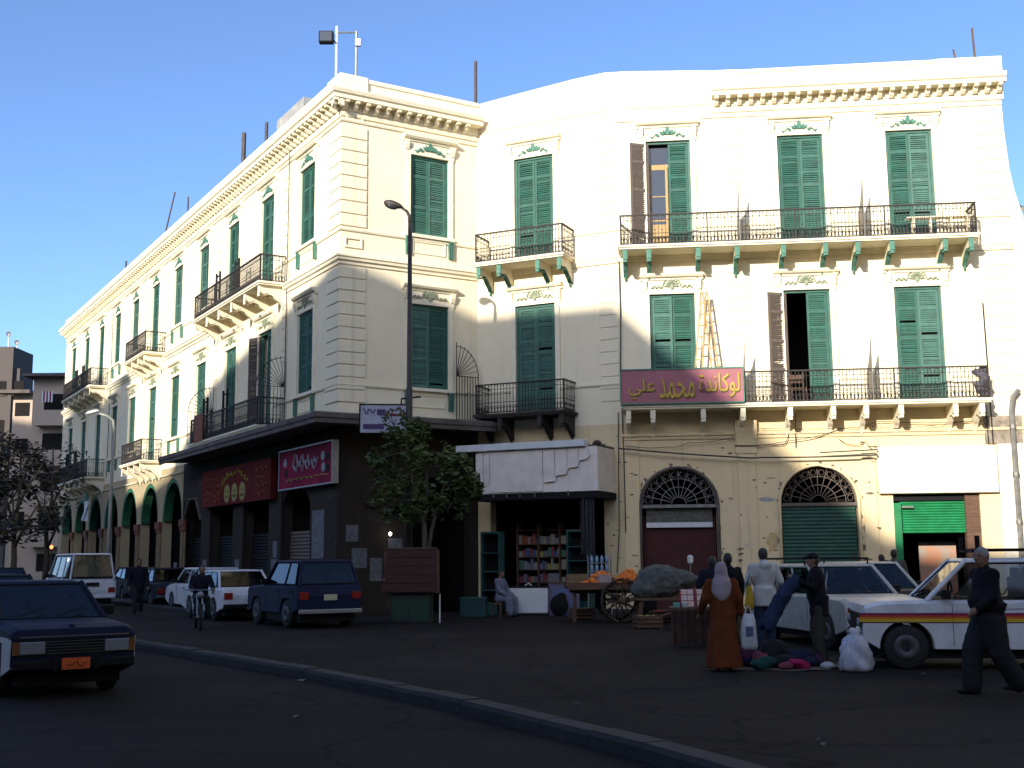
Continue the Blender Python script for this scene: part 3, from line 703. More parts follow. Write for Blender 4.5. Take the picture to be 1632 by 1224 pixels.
# chips, old fixing holes and paint patches on the worn ground floor
chipm = mat('bare_render', (.20,.16,.115), .95, var=.5, scale=12.); ochp = mat('ochre_patch', (.42,.26,.075), .9, var=.4, scale=7., col2=(.55,.44,.27)); scr = mat('blue_scrawl', (.16,.17,.24), .9, var=.6, scale=18., col2=(.5,.43,.33))
def blot(F, x, z, w, h, m, seed, name='plaster_chip', off=.004):
    rn = random.Random(seed); n = 14; pts = [(x+w/2*math.cos(2*math.pi*k/n)*rn.uniform(.55, 1.1), z+h/2*math.sin(2*math.pi*k/n)*rn.uniform(.55, 1.1)) for k in range(n)]
    fpart(MB().prism(pts, 'y', -off-.003, .01), name, m, F)
rn_ = random.Random(77)
for i in range(46):
    x = rn_.choice([rn_.uniform(.05, .5), rn_.uniform(2.9, 4.65), rn_.uniform(3.0, 4.6), rn_.uniform(7.05, 7.6), rn_.uniform(2.85, 4.7)]); z = rn_.uniform(.8, 5.1)
    pil = .063 if 3.46 < x < 4.04 else .053 if x < .52 or 7.13 < x < 7.57 else .0
    w = rn_.uniform(.04, .22) if rn_.random() < .8 else .35; blot('D', x, z, w, rn_.uniform(.03, .09), chipm, i, off=pil+.003)
for i in range(16): blot('C', rn_.uniform(4.45, 4.95), rn_.uniform(.6, 5.4), rn_.uniform(.04, .14), rn_.uniform(.03, .10), chipm, 200+i)
blot('D', 4.42, 2.05, .42, .75, ochp, 5, 'ochre_patch'); blot('D', 4.30, 3.35, .55, .16, scr, 6, 'scrawl')
for c in (D1, D2):
    for i in range(16):
        a_ = rn_.uniform(.0, math.pi); r_ = rn_.uniform(1.22, 1.32); blot('D', c+r_*math.cos(a_), 3.24+r_*.94*math.sin(a_), rn_.uniform(.05, .16), rn_.uniform(.05, .12), chipm, 300+i+int(c*10))
    for i in range(12): blot('D', c+rn_.choice((-1, 1))*rn_.uniform(1.2, 1.3), rn_.uniform(.4, 3.2), rn_.uniform(.05, .12), rn_.uniform(.06, .25), chipm, 400+i+int(c*10))

# ------------------------------------------------------------------ wall cables, brackets
def cab(F, pts, r=.012, off=.05, sag=.0):
    P = []
    for (a, b) in zip(pts[:-1], pts[1:]):
        for k in range(6):
            t = k/6; p = fw(F, a[0]+(b[0]-a[0])*t, off, a[1]+(b[1]-a[1])*t - sag*math.sin(math.pi*t)); P.append(p-BASE)
    P.append(fw(F, pts[-1][0], off, pts[-1][1])-BASE); MB().tube(P, r, 4).build('cable', M['cable'], building, fix=False)
cab('D', [(-.1, 4.95), (3.5, 4.62), (4.2, 4.6), (7.6, 4.62)], .03, .28, .02)
cab('D', [(5.9, 4.72), (7.6, 4.78)], .025, .28)
cab('D', [(.1, 5.05), (1.4, 4.98), (2.0, 5.1), (3.4, 5.25)], .012, .13, .05)
cab('D', [(3.4, 5.0), (5.0, 5.1), (6.6, 5.45), (7.7, 5.65), (10.7, 5.6)], .013, .13, .06)
cab('D', [(4.2, 5.5), (7.7, 5.5), (8.6, 5.45), (10.6, 5.68)], .010, .13, .05)
cab('D', [(5.0, 5.95), (5.02, 5.25), (4.9, 5.0), (3.6, 4.98)], .012, .10)
cab('D', [(5.25, 5.95), (5.22, 4.9)], .014, .10); cab('D', [(10.95, 9.2), (10.98, 4.9)], .02, .10); cab('D', [(10.82, 7.2), (10.85, 4.9)], .015, .10)
cab('D', [(6.5, 5.15), (6.9, 4.95), (7.3, 5.05), (7.5, 4.8)], .01, .10, .06)
cab('D', [(.02, 11.0), (.03, 8.9), (-.01, 7.2), (.02, 5.9), (.04, 5.0), (.05, 2.4)], .022, .06)
cab('C', [(4.9, 6.1), (4.88, 4.9), (4.85, 2.5), (4.75, 1.2)], .018, .06)
cab('A', [(ta(4.55), 16.0), (ta(4.58), 11.2), (ta(4.6), 6.3)], .02, .07)
cab('A', [(ta(31.7), 15.5), (ta(31.7), 11.2), (ta(31.75), 6.1)], .02, .07)
# steel posts for awnings on the long balconies
def hframe(t0, t1, z, off):
    for a, b in ((t0, t0+.45), (t1-.45, t1)):
        m = MB()
        for t in (a, b): p = fw('A', ta(t), off, 0)-BASE; m.box(p.x-.035, p.x+.035, p.y-.035, p.y+.035, z, z+1.65)
        for zz in (.95, 1.5): m.tube([fw('A', ta(a), off, z+zz)-BASE, fw('A', ta(b), off, z+zz)-BASE], .03, 4)
        m.build('awning_frame', M['black'], building)
hframe(8.3, 11.2, Z_SL1, .9); hframe(8.4, 11.2, Z_SL2, .55); hframe(35.8, 38.6, Z_SL1, .9); hframe(36.2, 38.6, Z_SL2, .6)
# fan-shaped spiked grilles beside the lower balconies
def fan_grille(F, x, off0, off1, z0, h):
    m = MB(); n = 9; w = off1-off0
    for k in range(n):
        o = off0+w*k/(n-1); m.tube([fw(F, x, o, z0)-BASE, fw(F, x, o, z0+h*.55)-BASE], .012, 4)
    c = fw(F, x, off0, z0+h*.55)-BASE
    for k in range(n+1):
        a = math.pi/2*k/n; m.tube([c, fw(F, x, off0+w*math.cos(a), z0+h*.55+h*.45*math.sin(a))-BASE], .011, 4)
    m.tube([fw(F, x, off0+w*math.cos(math.pi/2*k/10), z0+h*.55+h*.42*math.sin(math.pi/2*k/10))-BASE for k in range(11)], .015, 4)
    for zz in (.02, .3, .55): m.tube([fw(F, x, off0, z0+h*zz)-BASE, fw(F, x, off1, z0+h*zz)-BASE], .014, 4)
    m.build('spiked_grille', M['iron'], building, fix=False)
fan_grille('A', ta(4.65), .05, 1.05, Z_SL1, 2.4); fan_grille('A', ta(12.85), .05, 1.05, Z_SL1, 2.4)
g = MB(); n = 9                                 # the one on the short side stands flat on the canopy
for k in range(n):
    x = 3.98+.8*k/(n-1); g.tube([(x, -.25, 6.0), (x, -.25, 7.5+.0*k)], .014, 4)
    a = math.pi/2*k/(n-1); g.tube([(3.98, -.25, 7.5), (3.98+.8*math.cos(a), -.25, 7.5+1.05*math.sin(a))], .012, 4)
for zz in (6.05, 6.9, 7.5): g.tube([(3.98, -.25, zz), (4.78, -.25, zz)], .016, 4)
g.tube([(3.98, -.25, 6.0), (3.98, -.25, 8.6)], .018, 4); g.tube([(4.78, -.25, 6.0), (4.78, -.25, 7.6)], .016, 4)
g.tube([(3.98+.8*math.cos(math.pi/2*k/10), -.25, 7.5+.98*math.sin(math.pi/2*k/10)) for k in range(11)], .014, 4)
fpart(g, 'spiked_grille', M['iron'], 'B', fix=False)
M['roofhut'] = mat('roof_hut_render', (.34,.33,.31), .9, var=.3, scale=2.); M['rust'] = mat('silhouette_pipe', (.085,.065,.062), .8, var=.4, scale=6.)  # post colour darkened to give the roof posts a silhouette look
# boxes on the roof
fpart(MB().box(ta(9.6), ta(6.7), 1.2, 3.2, 16.18, 18.85), 'roof_hut', M['roofhut'], 'A', bevel=.02)

# ------------------------------------------------------------------ things on the roof and the balconies
def rod(name, label, cat, px, py0, py1, y, r=.04, m='steel', px2=None, group=None):
    a = at(px, py0, y); b = at(px2 if px2 else px, py1, y)
    t = thing(name, label, cat, (b.x, b.y, 16.18 if b.z < 17.4 else b.z), group=group)
    z = t.location.z
    MB().tube([(0, 0, 0), (a.x-b.x, 0, a.z-z)], r, 6).build('shaft', M[m], t); MB().box(-.12, .12, -.12, .12, 0, .04).build('foot_plate', M[m], t)
    return t, a
rod('roof_post', 'thin grey post standing on the roof above the inner angle', 'post', 758, 98, 168, 38.9, .055, 'rust')
t, a = rod('roof_post', 'leaning rusty antenna post on the roof corner above the blank panel', 'post', 1549, 45, 96, 36.3, .035, 'wood', 1554)
rod('roof_post', 'short bent rusty rod beside the leaning antenna post', 'post', 1519, 79, 98, 36.4, .03, 'wood', 1524)
dA_ = dv(120.8676)
def rod_on_A(px, ptop, label, r=.045, lean=0):
    rr = pix_ray(px, 400); q = P0 - nA*1.0
    k = (q.dot(nA)) / (rr.x*nA.x+rr.y*nA.y); y = rr.y*k
    a = at(px, ptop, y); t = thing('roof_post', label, 'post', (a.x-lean, y, 16.18)); MB().tube([(0, 0, 0), (lean, 0, a.z-16.18)], r*1.35, 6).build('shaft', M['rust'], t); MB().box(-.1, .1, -.1, .1, 0, .04).build('foot_plate', M['steel'], t)
rod_on_A(389, 212, 'thick dark post standing beside the grey roof hut', .07)
rod_on_A(425, 195, 'slim grey post standing right against the grey roof hut', .05)
rod_on_A(279, 306, 'long leaning rod on the street-side roof', .03, .7); rod_on_A(300, 314, 'short upright rod with a stay beside the long leaning rod', .03)
rod_on_A(201, 416, 'tiny stub of a post on the far street-side roof', .04)
# flood-light frame on the corner
fl = thing('floodlight_mast', 'white tubular frame with a floodlight on the roof above the street corner', 'mast', (at(541, 130, 37.5).x, 37.5, 16.18))
a = at(537, 42, 37.5); b = at(568, 50, 37.5); x0 = fl.location.x
MB().tube([(a.x-x0, 0, 0), (a.x-x0, 0, a.z-16.18)], .045, 8).build('upright', M['white'], fl); MB().tube([(b.x-x0, 0, 0), (b.x-x0, 0, b.z-16.18)], .045, 8).build('upright', M['steel'], fl)
MB().tube([(a.x-x0, 0, a.z-16.4), (b.x-x0, 0, a.z-16.4)], .03, 6).build('crossbar', M['steel'], fl)
MB().tube([(b.x-x0, 0, 1.0), (b.x-x0+.45, .1, 0)], .025, 6).build('stay', M['black'], fl)
MB().box(b.x-x0-.02, b.x-x0+.16, -.12, .0, b.z-16.18-.55, b.z-16.18-.30).build('junction_box', M['white'], fl, bevel=.01)
lp = MB().box(-.24, .24, -.12, .12, -.2, .2); q = lp.build('floodlight', M['black'], fl, loc=(a.x-x0-.34, -.05, a.z-16.18-.42), bevel=.02)
MB().box(-.20, .20, -.135, -.12, -.16, .16).build('lens', M['glass'], q); MB().tube([(.24, 0, -.1), (.34, 0, -.2)], .025, 6).build('arm', M['black'], q)
# ladder leaning on the hotel's lower balcony
ld = thing('step_ladder', 'open wooden step ladder standing on the balcony behind the pink hotel sign', 'ladder', fw('D', 2.62, .45, Z_SL1), FR['D'][1])
for s, nm in ((-1, 'front_frame'), (1, 'rear_frame')):
    m = MB(); top = (0.0, 0, 3.55)
    for q in (-.14, .14): m.tube([(s*.36+q*.9, 0 + s*.05, 0), (q*.45+s*.02, 0, 3.55)], .032, 4)
    for k in range(1, 10):
        f = k/10; c = s*.36*(1-f); h = .14*(.9*(1-f)+.45*f); m.tube([(c-h, s*.05*(1-f), 3.55*f), (c+h, s*.05*(1-f), 3.55*f)], .026, 4)
    m.build(nm, M['yellowwood'], ld)
# hotel sign with raised lettering
def text_mesh(body, size, depth=.01):
    cu = bpy.data.curves.new('lettering', 'FONT'); cu.body = body; cu.size = size; cu.extrude = depth; cu.resolution_u = 3; cu.align_x = 'CENTER'; cu.align_y = 'CENTER'
    o = bpy.data.objects.new('tmp', cu); COL.objects.link(o); bpy.context.view_layer.update()
    me = bpy.data.meshes.new_from_object(o.evaluated_get(bpy.context.evaluated_depsgraph_get())); bpy.data.objects.remove(o); return me
def lettering(parent, body, x, y, z, width, height, m, name='lettering'):
    me = text_mesh(body, 1.0, .012); me.materials.clear(); me.materials.append(m)
    xs = [v.co.x for v in me.vertices]; ys = [v.co.y for v in me.vertices]; w, h = max(xs)-min(xs), max(ys)-min(ys); cx, cy = (max(xs)+min(xs))/2, (max(ys)+min(ys))/2
    for v in me.vertices: v.co = Vector(((v.co.x-cx)/w*width, v.co.z*-1, (v.co.y-cy)/h*height))
    me.update(); return put(me, name, parent, (x, y, z))
pink = mat('pink_sign_paint', (.36,.13,.165), .75, var=.3, scale=1.6, col2=(.30,.13,.13), spec=.2)
yel = mat('yellow_letter_paint', (.50,.33,.03), .6, var=.25, scale=4.); ylsh = mat('letter_shade_paint', (.16,.13,.03), .7)
sg = thing('hotel_sign', 'pink hotel sign with yellow Arabic lettering hung on the lower balcony', 'sign', fw('D', 1.83, 1.0, 6.2), FR['D'][1])
MB().box(-1.80, 1.80, -.10, 0, .02, 1.02).build('board', pink, sg)
MB().box(-1.83, 1.83, -.125, .01, 1.02, 1.06).box(-1.83, 1.83, -.125, .01, -.02, .02).box(-1.84, -1.80, -.125, .01, .02, 1.02).box(1.80, 1.84, -.125, .01, .02, 1.02).build('edge_frame', M['greentrim'], sg)
ARW = ['\uFEF2\uFEE0\uFECB', '\uFEAA\uFEE4\uFEA4\uFEE3', '\uFE93\uFEAA\uFEE7\uFE8E\uFEDB\uFEEE\uFEDF']
for w_, cx_, wd_, hh_, cz_ in ((ARW[0], -1.20, .80, .62, .46), (ARW[1], -.16, 1.05, .62, .46), (ARW[2], 1.10, 1.20, .72, .52)):
    lettering(sg, w_, cx_+.02, -.118, cz_-.03, wd_, hh_, ylsh, 'letter_shadow'); lettering(sg, w_, cx_, -.130, cz_, wd_, hh_, yel)
# red shop signs
red = mat('red_sign_print', (.115,.010,.007), .8, var=.3, scale=1.2, spec=.15); crim = mat('crimson_sign_print', (.24,.012,.040), .8, var=.35, scale=1.5, col2=(.13,.007,.04), spec=.15)
pale = mat('pale_letter', (.26,.30,.36), .8); yel2 = mat('sign_yellow', (.26,.20,.02), .6, var=.2, scale=6.); dim = mat('sign_orange', (.20,.05,.012), .8)
def squiggle(m, x0, x1, z, amp, r, y, seed, n=26):
    rn = random.Random(seed); m.tube([(x0+(x1-x0)*i/n, y, z+amp*(math.sin(i*1.3+seed)*.5+rn.uniform(-.5, .5))) for i in range(n+1)], r, 5)
s1 = thing('shop_sign', 'long dark red shop sign with three yellow round faces under the concrete canopy', 'sign', fw('A', ta(9.3), .04, 3.72), FR['A'][1])
MB().box(-4.05, 4.05, -.22, 0, 0, 1.42).build('board', red, s1, bevel=.01)
for c in (-.75, .15, 1.05):
    rf = MB().lathe([(.34, -.235), (.34, -.222)], (c, 0, .42), 20, 'y').build('round_face', yel2, s1); g = MB()
    for q in (-.11, .11): g.ell((c+q, -.238, .50), (.04, .006, .05), 8, 6)
    g.tube([(c-.15, -.24, .34), (c-.08, -.24, .27), (c+.08, -.24, .27), (c+.15, -.24, .34)], .02, 5); g.build('face_mark', M['black'], rf)
g = MB()
for k in range(9):
    a = math.pi*(.12+.76*k/8); g.M = Matrix.Translation((.15-1.5*math.cos(a), 0, .62+.55*math.sin(a))); squiggle(g, -.16, .16, 0, .13, .022, -.235, k, 7)
g.M = None
g.build('arched_lettering', yel2, s1)
g = MB()
for k in range(4):
    squiggle(g, -3.7, -2.6, .25+.28*k, .10, .02, -.235, 20+k, 12); squiggle(g, 2.5, 3.8, .25+.28*k, .10, .02, -.235, 30+k, 12)
    squiggle(g, -2.3, -1.3, .2+.27*k, .14, .025, -.235, 40+k, 9)
tag(g.build('small_lettering', dim, s1), kind='stuff')
s2 = thing('shop_sign', 'crimson shop sign with pale script beside the dark red one on the corner', 'sign', fw('A', ta(2.15), .04, 3.98), FR['A'][1])
MB().box(-2.3, 2.3, -.20, 0, 0, 1.24).build('board', crim, s2)
MB().box(-2.34, 2.34, -.22, 0, -.04, 0).box(-2.34, 2.34, -.22, 0, 1.24, 1.28).box(-2.34, -2.3, -.22, 0, 0, 1.24).box(2.3, 2.34, -.22, 0, 0, 1.24).build('edge_frame', M['steel'], s2)
g = MB(); squiggle(g, -1.0, 1.2, .80, .34, .035, -.215, 5, 20); squiggle(g, -.9, 1.1, .66, .20, .03, -.215, 9, 18); g.build('script', pale, s2)
g = MB(); squiggle(g, -1.6, 2.1, .26, .05, .02, -.212, 3, 40); g.build('small_lettering', yel2, s2)
g = MB()
for k_, (X, Z) in enumerate(((-1.75, .85), (-1.65, .5), (1.55, .85), (1.95, .8), (1.6, .5), (1.95, .45))): MB().ell((X, -.205, Z), (.15, .012, .15), 10, 6).build('product_picture', M['black'] if k_ % 2 else pale, s2)
s3p = at(612, 668, 34.2)
s3 = thing('hanging_sign', 'small white sign board with dark print hung between canopy and lamp post', 'sign', (s3p.x, 34.2, s3p.z-.4), R(6))
MB().box(-.68, .68, -.06, .06, 0, .80).build('board', mat('white_sign_print', (.38,.38,.44), .6, var=.3, scale=4.), s3); MB().box(-.72, .72, -.07, .07, .80, .84).box(-.72, -.68, -.07, .07, 0, .80).build('edge_frame', M['black'], s3)
g = MB(); squiggle(g, -.6, -.25, .62, .1, .02, -.065, 2, 9); squiggle(g, .1, .6, .68, .07, .018, -.065, 4, 12); g.box(-.2, .05, -.066, -.06, .5, .68); g.box(-.6, .0, -.066, -.06, .1, .25); g.build('print', mat('sign_violet', (.05,.02,.10), .6), s3)
g = MB().box(.15, .6, -.066, -.06, .48, .55); g.build('red_stripe', crim, s3)
MB().tube([(.5, 0, .84), (.5, .0, 1.0), (1.05, -.45, 1.0)], .025, 6).build('hanger', M['black'], s3)
# panel hung on the street-side lower balcony, brackets, chair-like clutter
hp = thing('hanging_rug', 'faded orange-brown rug hung over the lower street-side balcony rail', 'rug', fw('A', ta(11.35), 1.0, 6.0), FR['A'][1])
MB().box(-.55, .55, -.05, -.03, .15, 1.2).box(-.55, .55, -.05, .05, 1.2, 1.23).build('cloth', mat('rug_cloth', (.22,.085,.05), .95, var=.3, scale=3.), hp)
ch = thing('wooden_chair', 'worn brown wooden chair on the hotel balcony before the open door', 'chair', fw('D', 5.3, .55, Z_SL1), FR['D'][1])
MB().box(-.22, .22, -.22, .22, .42, .46).build('seat', M['wood'], ch)
for x in (-.2, .2):
    for y in (-.2, .2): MB().box(x-.02, x+.02, y-.02, y+.02, 0, .42 if y < 0 else .95).build('leg', M['wood'], ch)
MB().box(-.18, .18, .185, .215, .65, .9).build('backrest', M['wood'], ch)
bt = thing('wooden_bench', 'white painted trestle on the upper hotel balcony beside the end rail', 'bench', fw('D', 9.75, .5, Z_SL2), FR['D'][1])
MB().box(-1.0, 1.0, -.15, .15, .62, .66).build('top', M['trim'], bt)
for x in (-.8, -.3, .3, .8): MB().box(x-.03, x+.03, -.12, .12, 0, .62).build('leg', M['trim'], bt)
hs_ = thing('heaped_cloth', 'dark bundle of cloth hung on the end of the lower hotel balcony rail', 'cloth', fw('D', 10.55, .85, Z_SL1), FR['D'][1])
m = MB()
for i in range(9): m.ell((random.uniform(-.15, .15), random.uniform(-.08, .08), .15+i*.09), (.16, .1, .12), 8, 6)
m.build('bundle', mat('bundle_cloth', (.09,.085,.10), .95, var=.5, scale=6.), hs_, remesh=.03)
# ------------------------------------------------------------------ ground, kerb, pavement
def asphalt(name, base, dust):
    m = bpy.data.materials.new(name); m.use_nodes = True; n = m.node_tree.nodes; L = m.node_tree.links; b = n['Principled BSDF']
    b.inputs['Roughness'].default_value = .95; b.inputs['Specular IOR Level'].default_value = .10
    tc = n.new('ShaderNodeTexCoord')
    def nz(s, d, r=.6):
        z = n.new('ShaderNodeTexNoise'); z.inputs['Scale'].default_value = s; z.inputs['Detail'].default_value = d; z.inputs['Roughness'].default_value = r; L.new(tc.outputs['Object'], z.inputs[0]); return z.outputs[0]
    r1 = n.new('ShaderNodeValToRGB'); r1.color_ramp.elements[0].position = .35; r1.color_ramp.elements[1].position = .7
    r1.color_ramp.elements[0].color = (*base, 1); r1.color_ramp.elements[1].color = (*dust, 1); L.new(nz(.35, 9, .68), r1.inputs[0])
    r2 = n.new('ShaderNodeValToRGB'); r2.color_ramp.elements[0].position = .62; r2.color_ramp.elements[1].position = .68
    r2.color_ramp.elements[0].color = (1, 1, 1, 1); r2.color_ramp.elements[1].color = (.55, .55, .58, 1); L.new(nz(.9, 8, .7), r2.inputs[0])
    r3 = n.new('ShaderNodeValToRGB'); r3.color_ramp.elements[0].color = (.7, .7, .7, 1); r3.color_ramp.elements[1].color = (1.25, 1.25, 1.25, 1); L.new(nz(60, 3), r3.inputs[0])
    def mul(a, c):
        x = n.new('ShaderNodeMix'); x.data_type = 'RGBA'; x.blend_type = 'MULTIPLY'; x.inputs[0].default_value = 1; L.new(a, x.inputs[6]); L.new(c, x.inputs[7]); return x.outputs[2]
    vo = n.new('ShaderNodeTexVoronoi'); vo.feature = 'DISTANCE_TO_EDGE'; vo.inputs['Scale'].default_value = .33
    wv = n.new('ShaderNodeVectorMath'); wv.operation = 'ADD'; wz = n.new('ShaderNodeTexNoise'); wz.inputs['Scale'].default_value = 1.4; wz.inputs['Detail'].default_value = 6
    L.new(tc.outputs['Object'], wz.inputs[0]); ws = n.new('ShaderNodeVectorMath'); ws.operation = 'SCALE'; ws.inputs['Scale'].default_value = .9; L.new(wz.outputs['Color'], ws.inputs[0])
    L.new(tc.outputs['Object'], wv.inputs[0]); L.new(ws.outputs[0], wv.inputs[1]); L.new(wv.outputs[0], vo.inputs['Vector'])
    r4 = n.new('ShaderNodeValToRGB'); r4.color_ramp.elements[0].color = (.45, .45, .45, 1); r4.color_ramp.elements[1].color = (1, 1, 1, 1); r4.color_ramp.elements[0].position = .004; r4.color_ramp.elements[1].position = .014; L.new(vo.outputs['Distance'], r4.inputs[0])
    vc = n.new('ShaderNodeTexVoronoi'); vc.distance = 'CHEBYCHEV'; vc.inputs['Scale'].default_value = .16; L.new(tc.outputs['Object'], vc.inputs['Vector'])
    r5 = n.new('ShaderNodeValToRGB'); r5.color_ramp.elements[0].color = (.78, .78, .8, 1); r5.color_ramp.elements[1].color = (1.2, 1.18, 1.15, 1); L.new(vc.outputs['Color'], r5.inputs[0])
    L.new(mul(mul(mul(mul(r1.outputs[0], r2.outputs[0]), r3.outputs[0]), r4.outputs[0]), r5.outputs[0]), b.inputs['Base Color'])
    bp = n.new('ShaderNodeBump'); bp.inputs['Strength'].default_value = .5; bp.inputs['Distance'].default_value = .01; L.new(nz(90, 4), bp.inputs['Height']); L.new(bp.outputs[0], b.inputs['Normal'])
    return m
M['asphalt'] = asphalt('asphalt', (.0155, .0125, .0115), (.030, .0243, .0215))
M['kerb'] = mat('kerb_stone', (.019, .016, .0155), .9, var=.45, scale=3., bump=.4, bscale=20)
g = MB(); S = 1500; g.add([(-S, -S, 0), (S, -S, 0), (S, S, 0), (-S, S, 0)], [(0, 1, 2, 3)])
tag(g.build('ground', M['asphalt'], fix=False), kind='structure')
# raised dividing kerb curving across the road: separate kerb stones
kp = [Vector(p) for p in ((-13.5, 34.5), (-10.7, 29.2), (-8.2, 24.7), (-5.9, 21.45), (-4.26, 19.1), (-2.72, 16.9), (-1.49, 14.93), (-.43, 13.13), (.39, 11.58), (1.16, 10.1), (1.5, 9.32), (1.75, 8.7), (2.5, 6.5), (2.9, 4.3), (3.1, 2.))]
kerb = tag(thing('kerb', None, None, (0, 0, 0)), kind='structure')
def resample(path, step):
    P = []
    for i in range(len(path)-1):
        p0, p1, p2, p3 = path[max(i-1, 0)], path[i], path[i+1], path[min(i+2, len(path)-1)]
        for k in range(24):
            t = k/24; P.append(.5*((2*p1)+(-p0+p2)*t+(2*p0-5*p1+4*p2-p3)*t*t+(-p0+3*p1-3*p2+p3)*t**3))
    P.append(path[-1]); out = [P[0]]; acc = 0
    for a, b in zip(P[:-1], P[1:]):
        acc += (b-a).length
        if acc >= step: out.append(b); acc = 0
    return out
ks = resample(kp, .85)
for i, (a, b) in enumerate(zip(ks[:-1], ks[1:])):
    d = (b-a); L_ = d.length; d = d/L_
    k = MB().prism([(-.15, 0), (-.145, .11), (-.11, .15), (.12, .15), (.145, .12), (.15, 0)], 'x', .008, L_-.004)
    o = k.build('kerb_stone', M['kerb'], kerb, loc=(a.x, a.y, random.uniform(-.012, .004)), rz=math.atan2(d.y, d.x))
# pavement along the long facade
pv = [PA, P0 + dv(120.87)*.0, P0]
m = MB(); a0 = P0 + nA*3.2 + dv(120.87)*1; a1 = PA + nA*3.2; a2 = PA; a3 = P0 + dv(120.87)*1
m.prism([(a0.x, a0.y), (a1.x, a1.y), (a2.x, a2.y), (a3.x, a3.y)][::-1], 'z', -.05, .13)
tag(m.build('pavement', M['kerb'], bevel=.02), kind='structure')
a0 = fw('C', .2, 1.0, 0); a1 = fw('D', 0.1, 1.5, 0); a2 = fw('D', 13, 1.5, 0)
m = MB().prism([(p.x, p.y) for p in (fw('C', .5, .9, 0), fw('D', -.1, 1.3, 0), fw('D', 13.5, 1.3, 0), fw('D', 13.5, -.05, 0), fw('D', .0, .02, 0), fw('C', .5, .02, 0))][::-1], 'z', -.05, .12)
tag(m.build('pavement', M['kerb'], bevel=.02), kind='structure')
# scraps of litter
lit = mat('litter_paper', (.11,.11,.11), .9)
for i in range(9):
    px = random.uniform(180, 1600); py = random.uniform(1000, 1200)
    if i == 0: px, py = 480, 1086
    r = pix_ray(px, py); k = -CAMH/r.z; x, y = r.x*k, r.y*k; s = random.uniform(.015, .035) if i else .06
    q = MB(); q.add([(-s, -s, .006), (s, -s*.8, .02), (s*.9, s, .006), (-s*.7, s*.9, .03), (0, 0, .035)], [(0, 1, 4), (1, 2, 4), (2, 3, 4), (3, 0, 4)])
    tag(q.build('paper_scrap', lit, loc=(x, y, 0), rz=random.uniform(0, 6)), 'small pale scrap of litter lying on the dark asphalt', 'litter', 'scraps of litter on the road')

# ------------------------------------------------------------------ blocks across the square (behind the viewpoint); they shade the street
lat = Vector((math.cos(SUN_AZ), -math.sin(SUN_AZ))); dh = Vector((math.sin(SUN_AZ), math.cos(SUN_AZ))); TE = math.tan(SUN_EL)
facade_m = plaster('opposite_plaster', (.60,.50,.35), (.4,.33,.23), (.5,.42,.3), .5, .64)
def sR(s, r): return lat*s - dh*r
def block(name, label, plan, H, floors):
    c = sum(plan, Vector((0, 0)))/len(plan); t = thing(name, label, 'building', (c.x, c.y, 0))
    m = MB(); n = len(plan); pts = [(p.x-c.x, p.y-c.y) for p in plan]
    m.prism(pts, 'z', 0, H); m.build('walls', facade_m, t)
    w = MB()                                    # recessed-looking shuttered windows along the first edge
    a, b = plan[0]-c, plan[1]-c; d = (b-a); L_ = d.length; d /= L_; no = Vector((d.y, -d.x))
    if (c+no).length > c.length: no = -no
    ang = math.atan2(d.y, d.x); nw = max(2, int(L_/3.4))
    wm = MB().box(-.65, .65, -.06, .06, 0, 2.2).mesh('window', M['brownleaf'])
    for i in range(nw):
        for f in range(floors):
            p = a + d*(L_*(i+.5)/nw) + no*.02; put(wm, 'window', t, (p.x, p.y, 2.0+f*(H-3)/floors), ang)
    return t
RR = 25.0; dz = (60-RR)*TE
block('apartment_building', 'tall plain apartment block across the square behind the viewpoint', [sR(-50.5, RR), sR(-44.9, RR), sR(-44.9, RR+18), sR(-50.5, RR+18)], 46.0-dz, 9)
block('apartment_building', 'wide tall apartment block beside the plain one behind the viewpoint', [sR(-62.5, RR), sR(-50.5, RR), sR(-50.5, RR+18), sR(-62.5, RR+18)], 48.1-dz, 10)
block('apartment_building', 'highest apartment tower of the row behind the viewpoint', [sR(-175, RR), sR(-62.5, RR), sR(-62.5, RR+18), sR(-175, RR+18)], 58.0-dz, 13)
block('apartment_building', 'lower apartment block beside the tall one behind the viewpoint', [sR(-44.9, RR), sR(-38.3, RR), sR(-38.3, RR+16), sR(-44.9, RR+16)], 38.6-dz, 7)
H_ = 40.85-dz
block('apartment_building', 'wide corner block with a slanting side wall behind the viewpoint', [sR(-33.0, RR), sR(-14.3, RR), sR(-6.9, RR+(40.85-34.5)/TE), sR(-20, RR+60), sR(-38.3, RR+60), sR(-38.3, RR+7)], H_, 8)
block('apartment_building', 'low long block to the right behind the viewpoint', [sR(-9.5, RR+2), sR(70, RR+2), sR(70, RR+16), sR(-9.5, RR+16)], 34.45-(60-RR-2)*TE, 6)

eastm = plaster('bounce_row_plaster', (.66,.57,.40), (.45,.38,.27), (.55,.48,.36), .4, .68)  # unseen blocks added on the right to bounce warm sunlight back
def row(label, x, y0, y1, H, m):
    t = thing('apartment_building', label, 'building', (x, (y0+y1)/2, 0)); h = (y1-y0)/2
    MB().box(0, 12, -h, h, 0, H).box(-.35, .0, -h, h, H-1.0, H-.4).build('walls', m, t)
    wm = MB().box(-.05, .05, -.6, .6, 0, 2.1).mesh('window', M['greentrim'])
    for i in range(int((y1-y0)/3.6)):
        for f in range(5): put(wm, 'window', t, (-.02, -h+1.8+i*3.6, 2.0+f*4.0))
row('unseen pale block added right of the viewpoint to bounce warm light', 25.5, -6, 29, 21.5, eastm)
row('taller unseen pale block added right behind the viewpoint to bounce warm light', 26.5, -46, -6.5, 27, eastm)

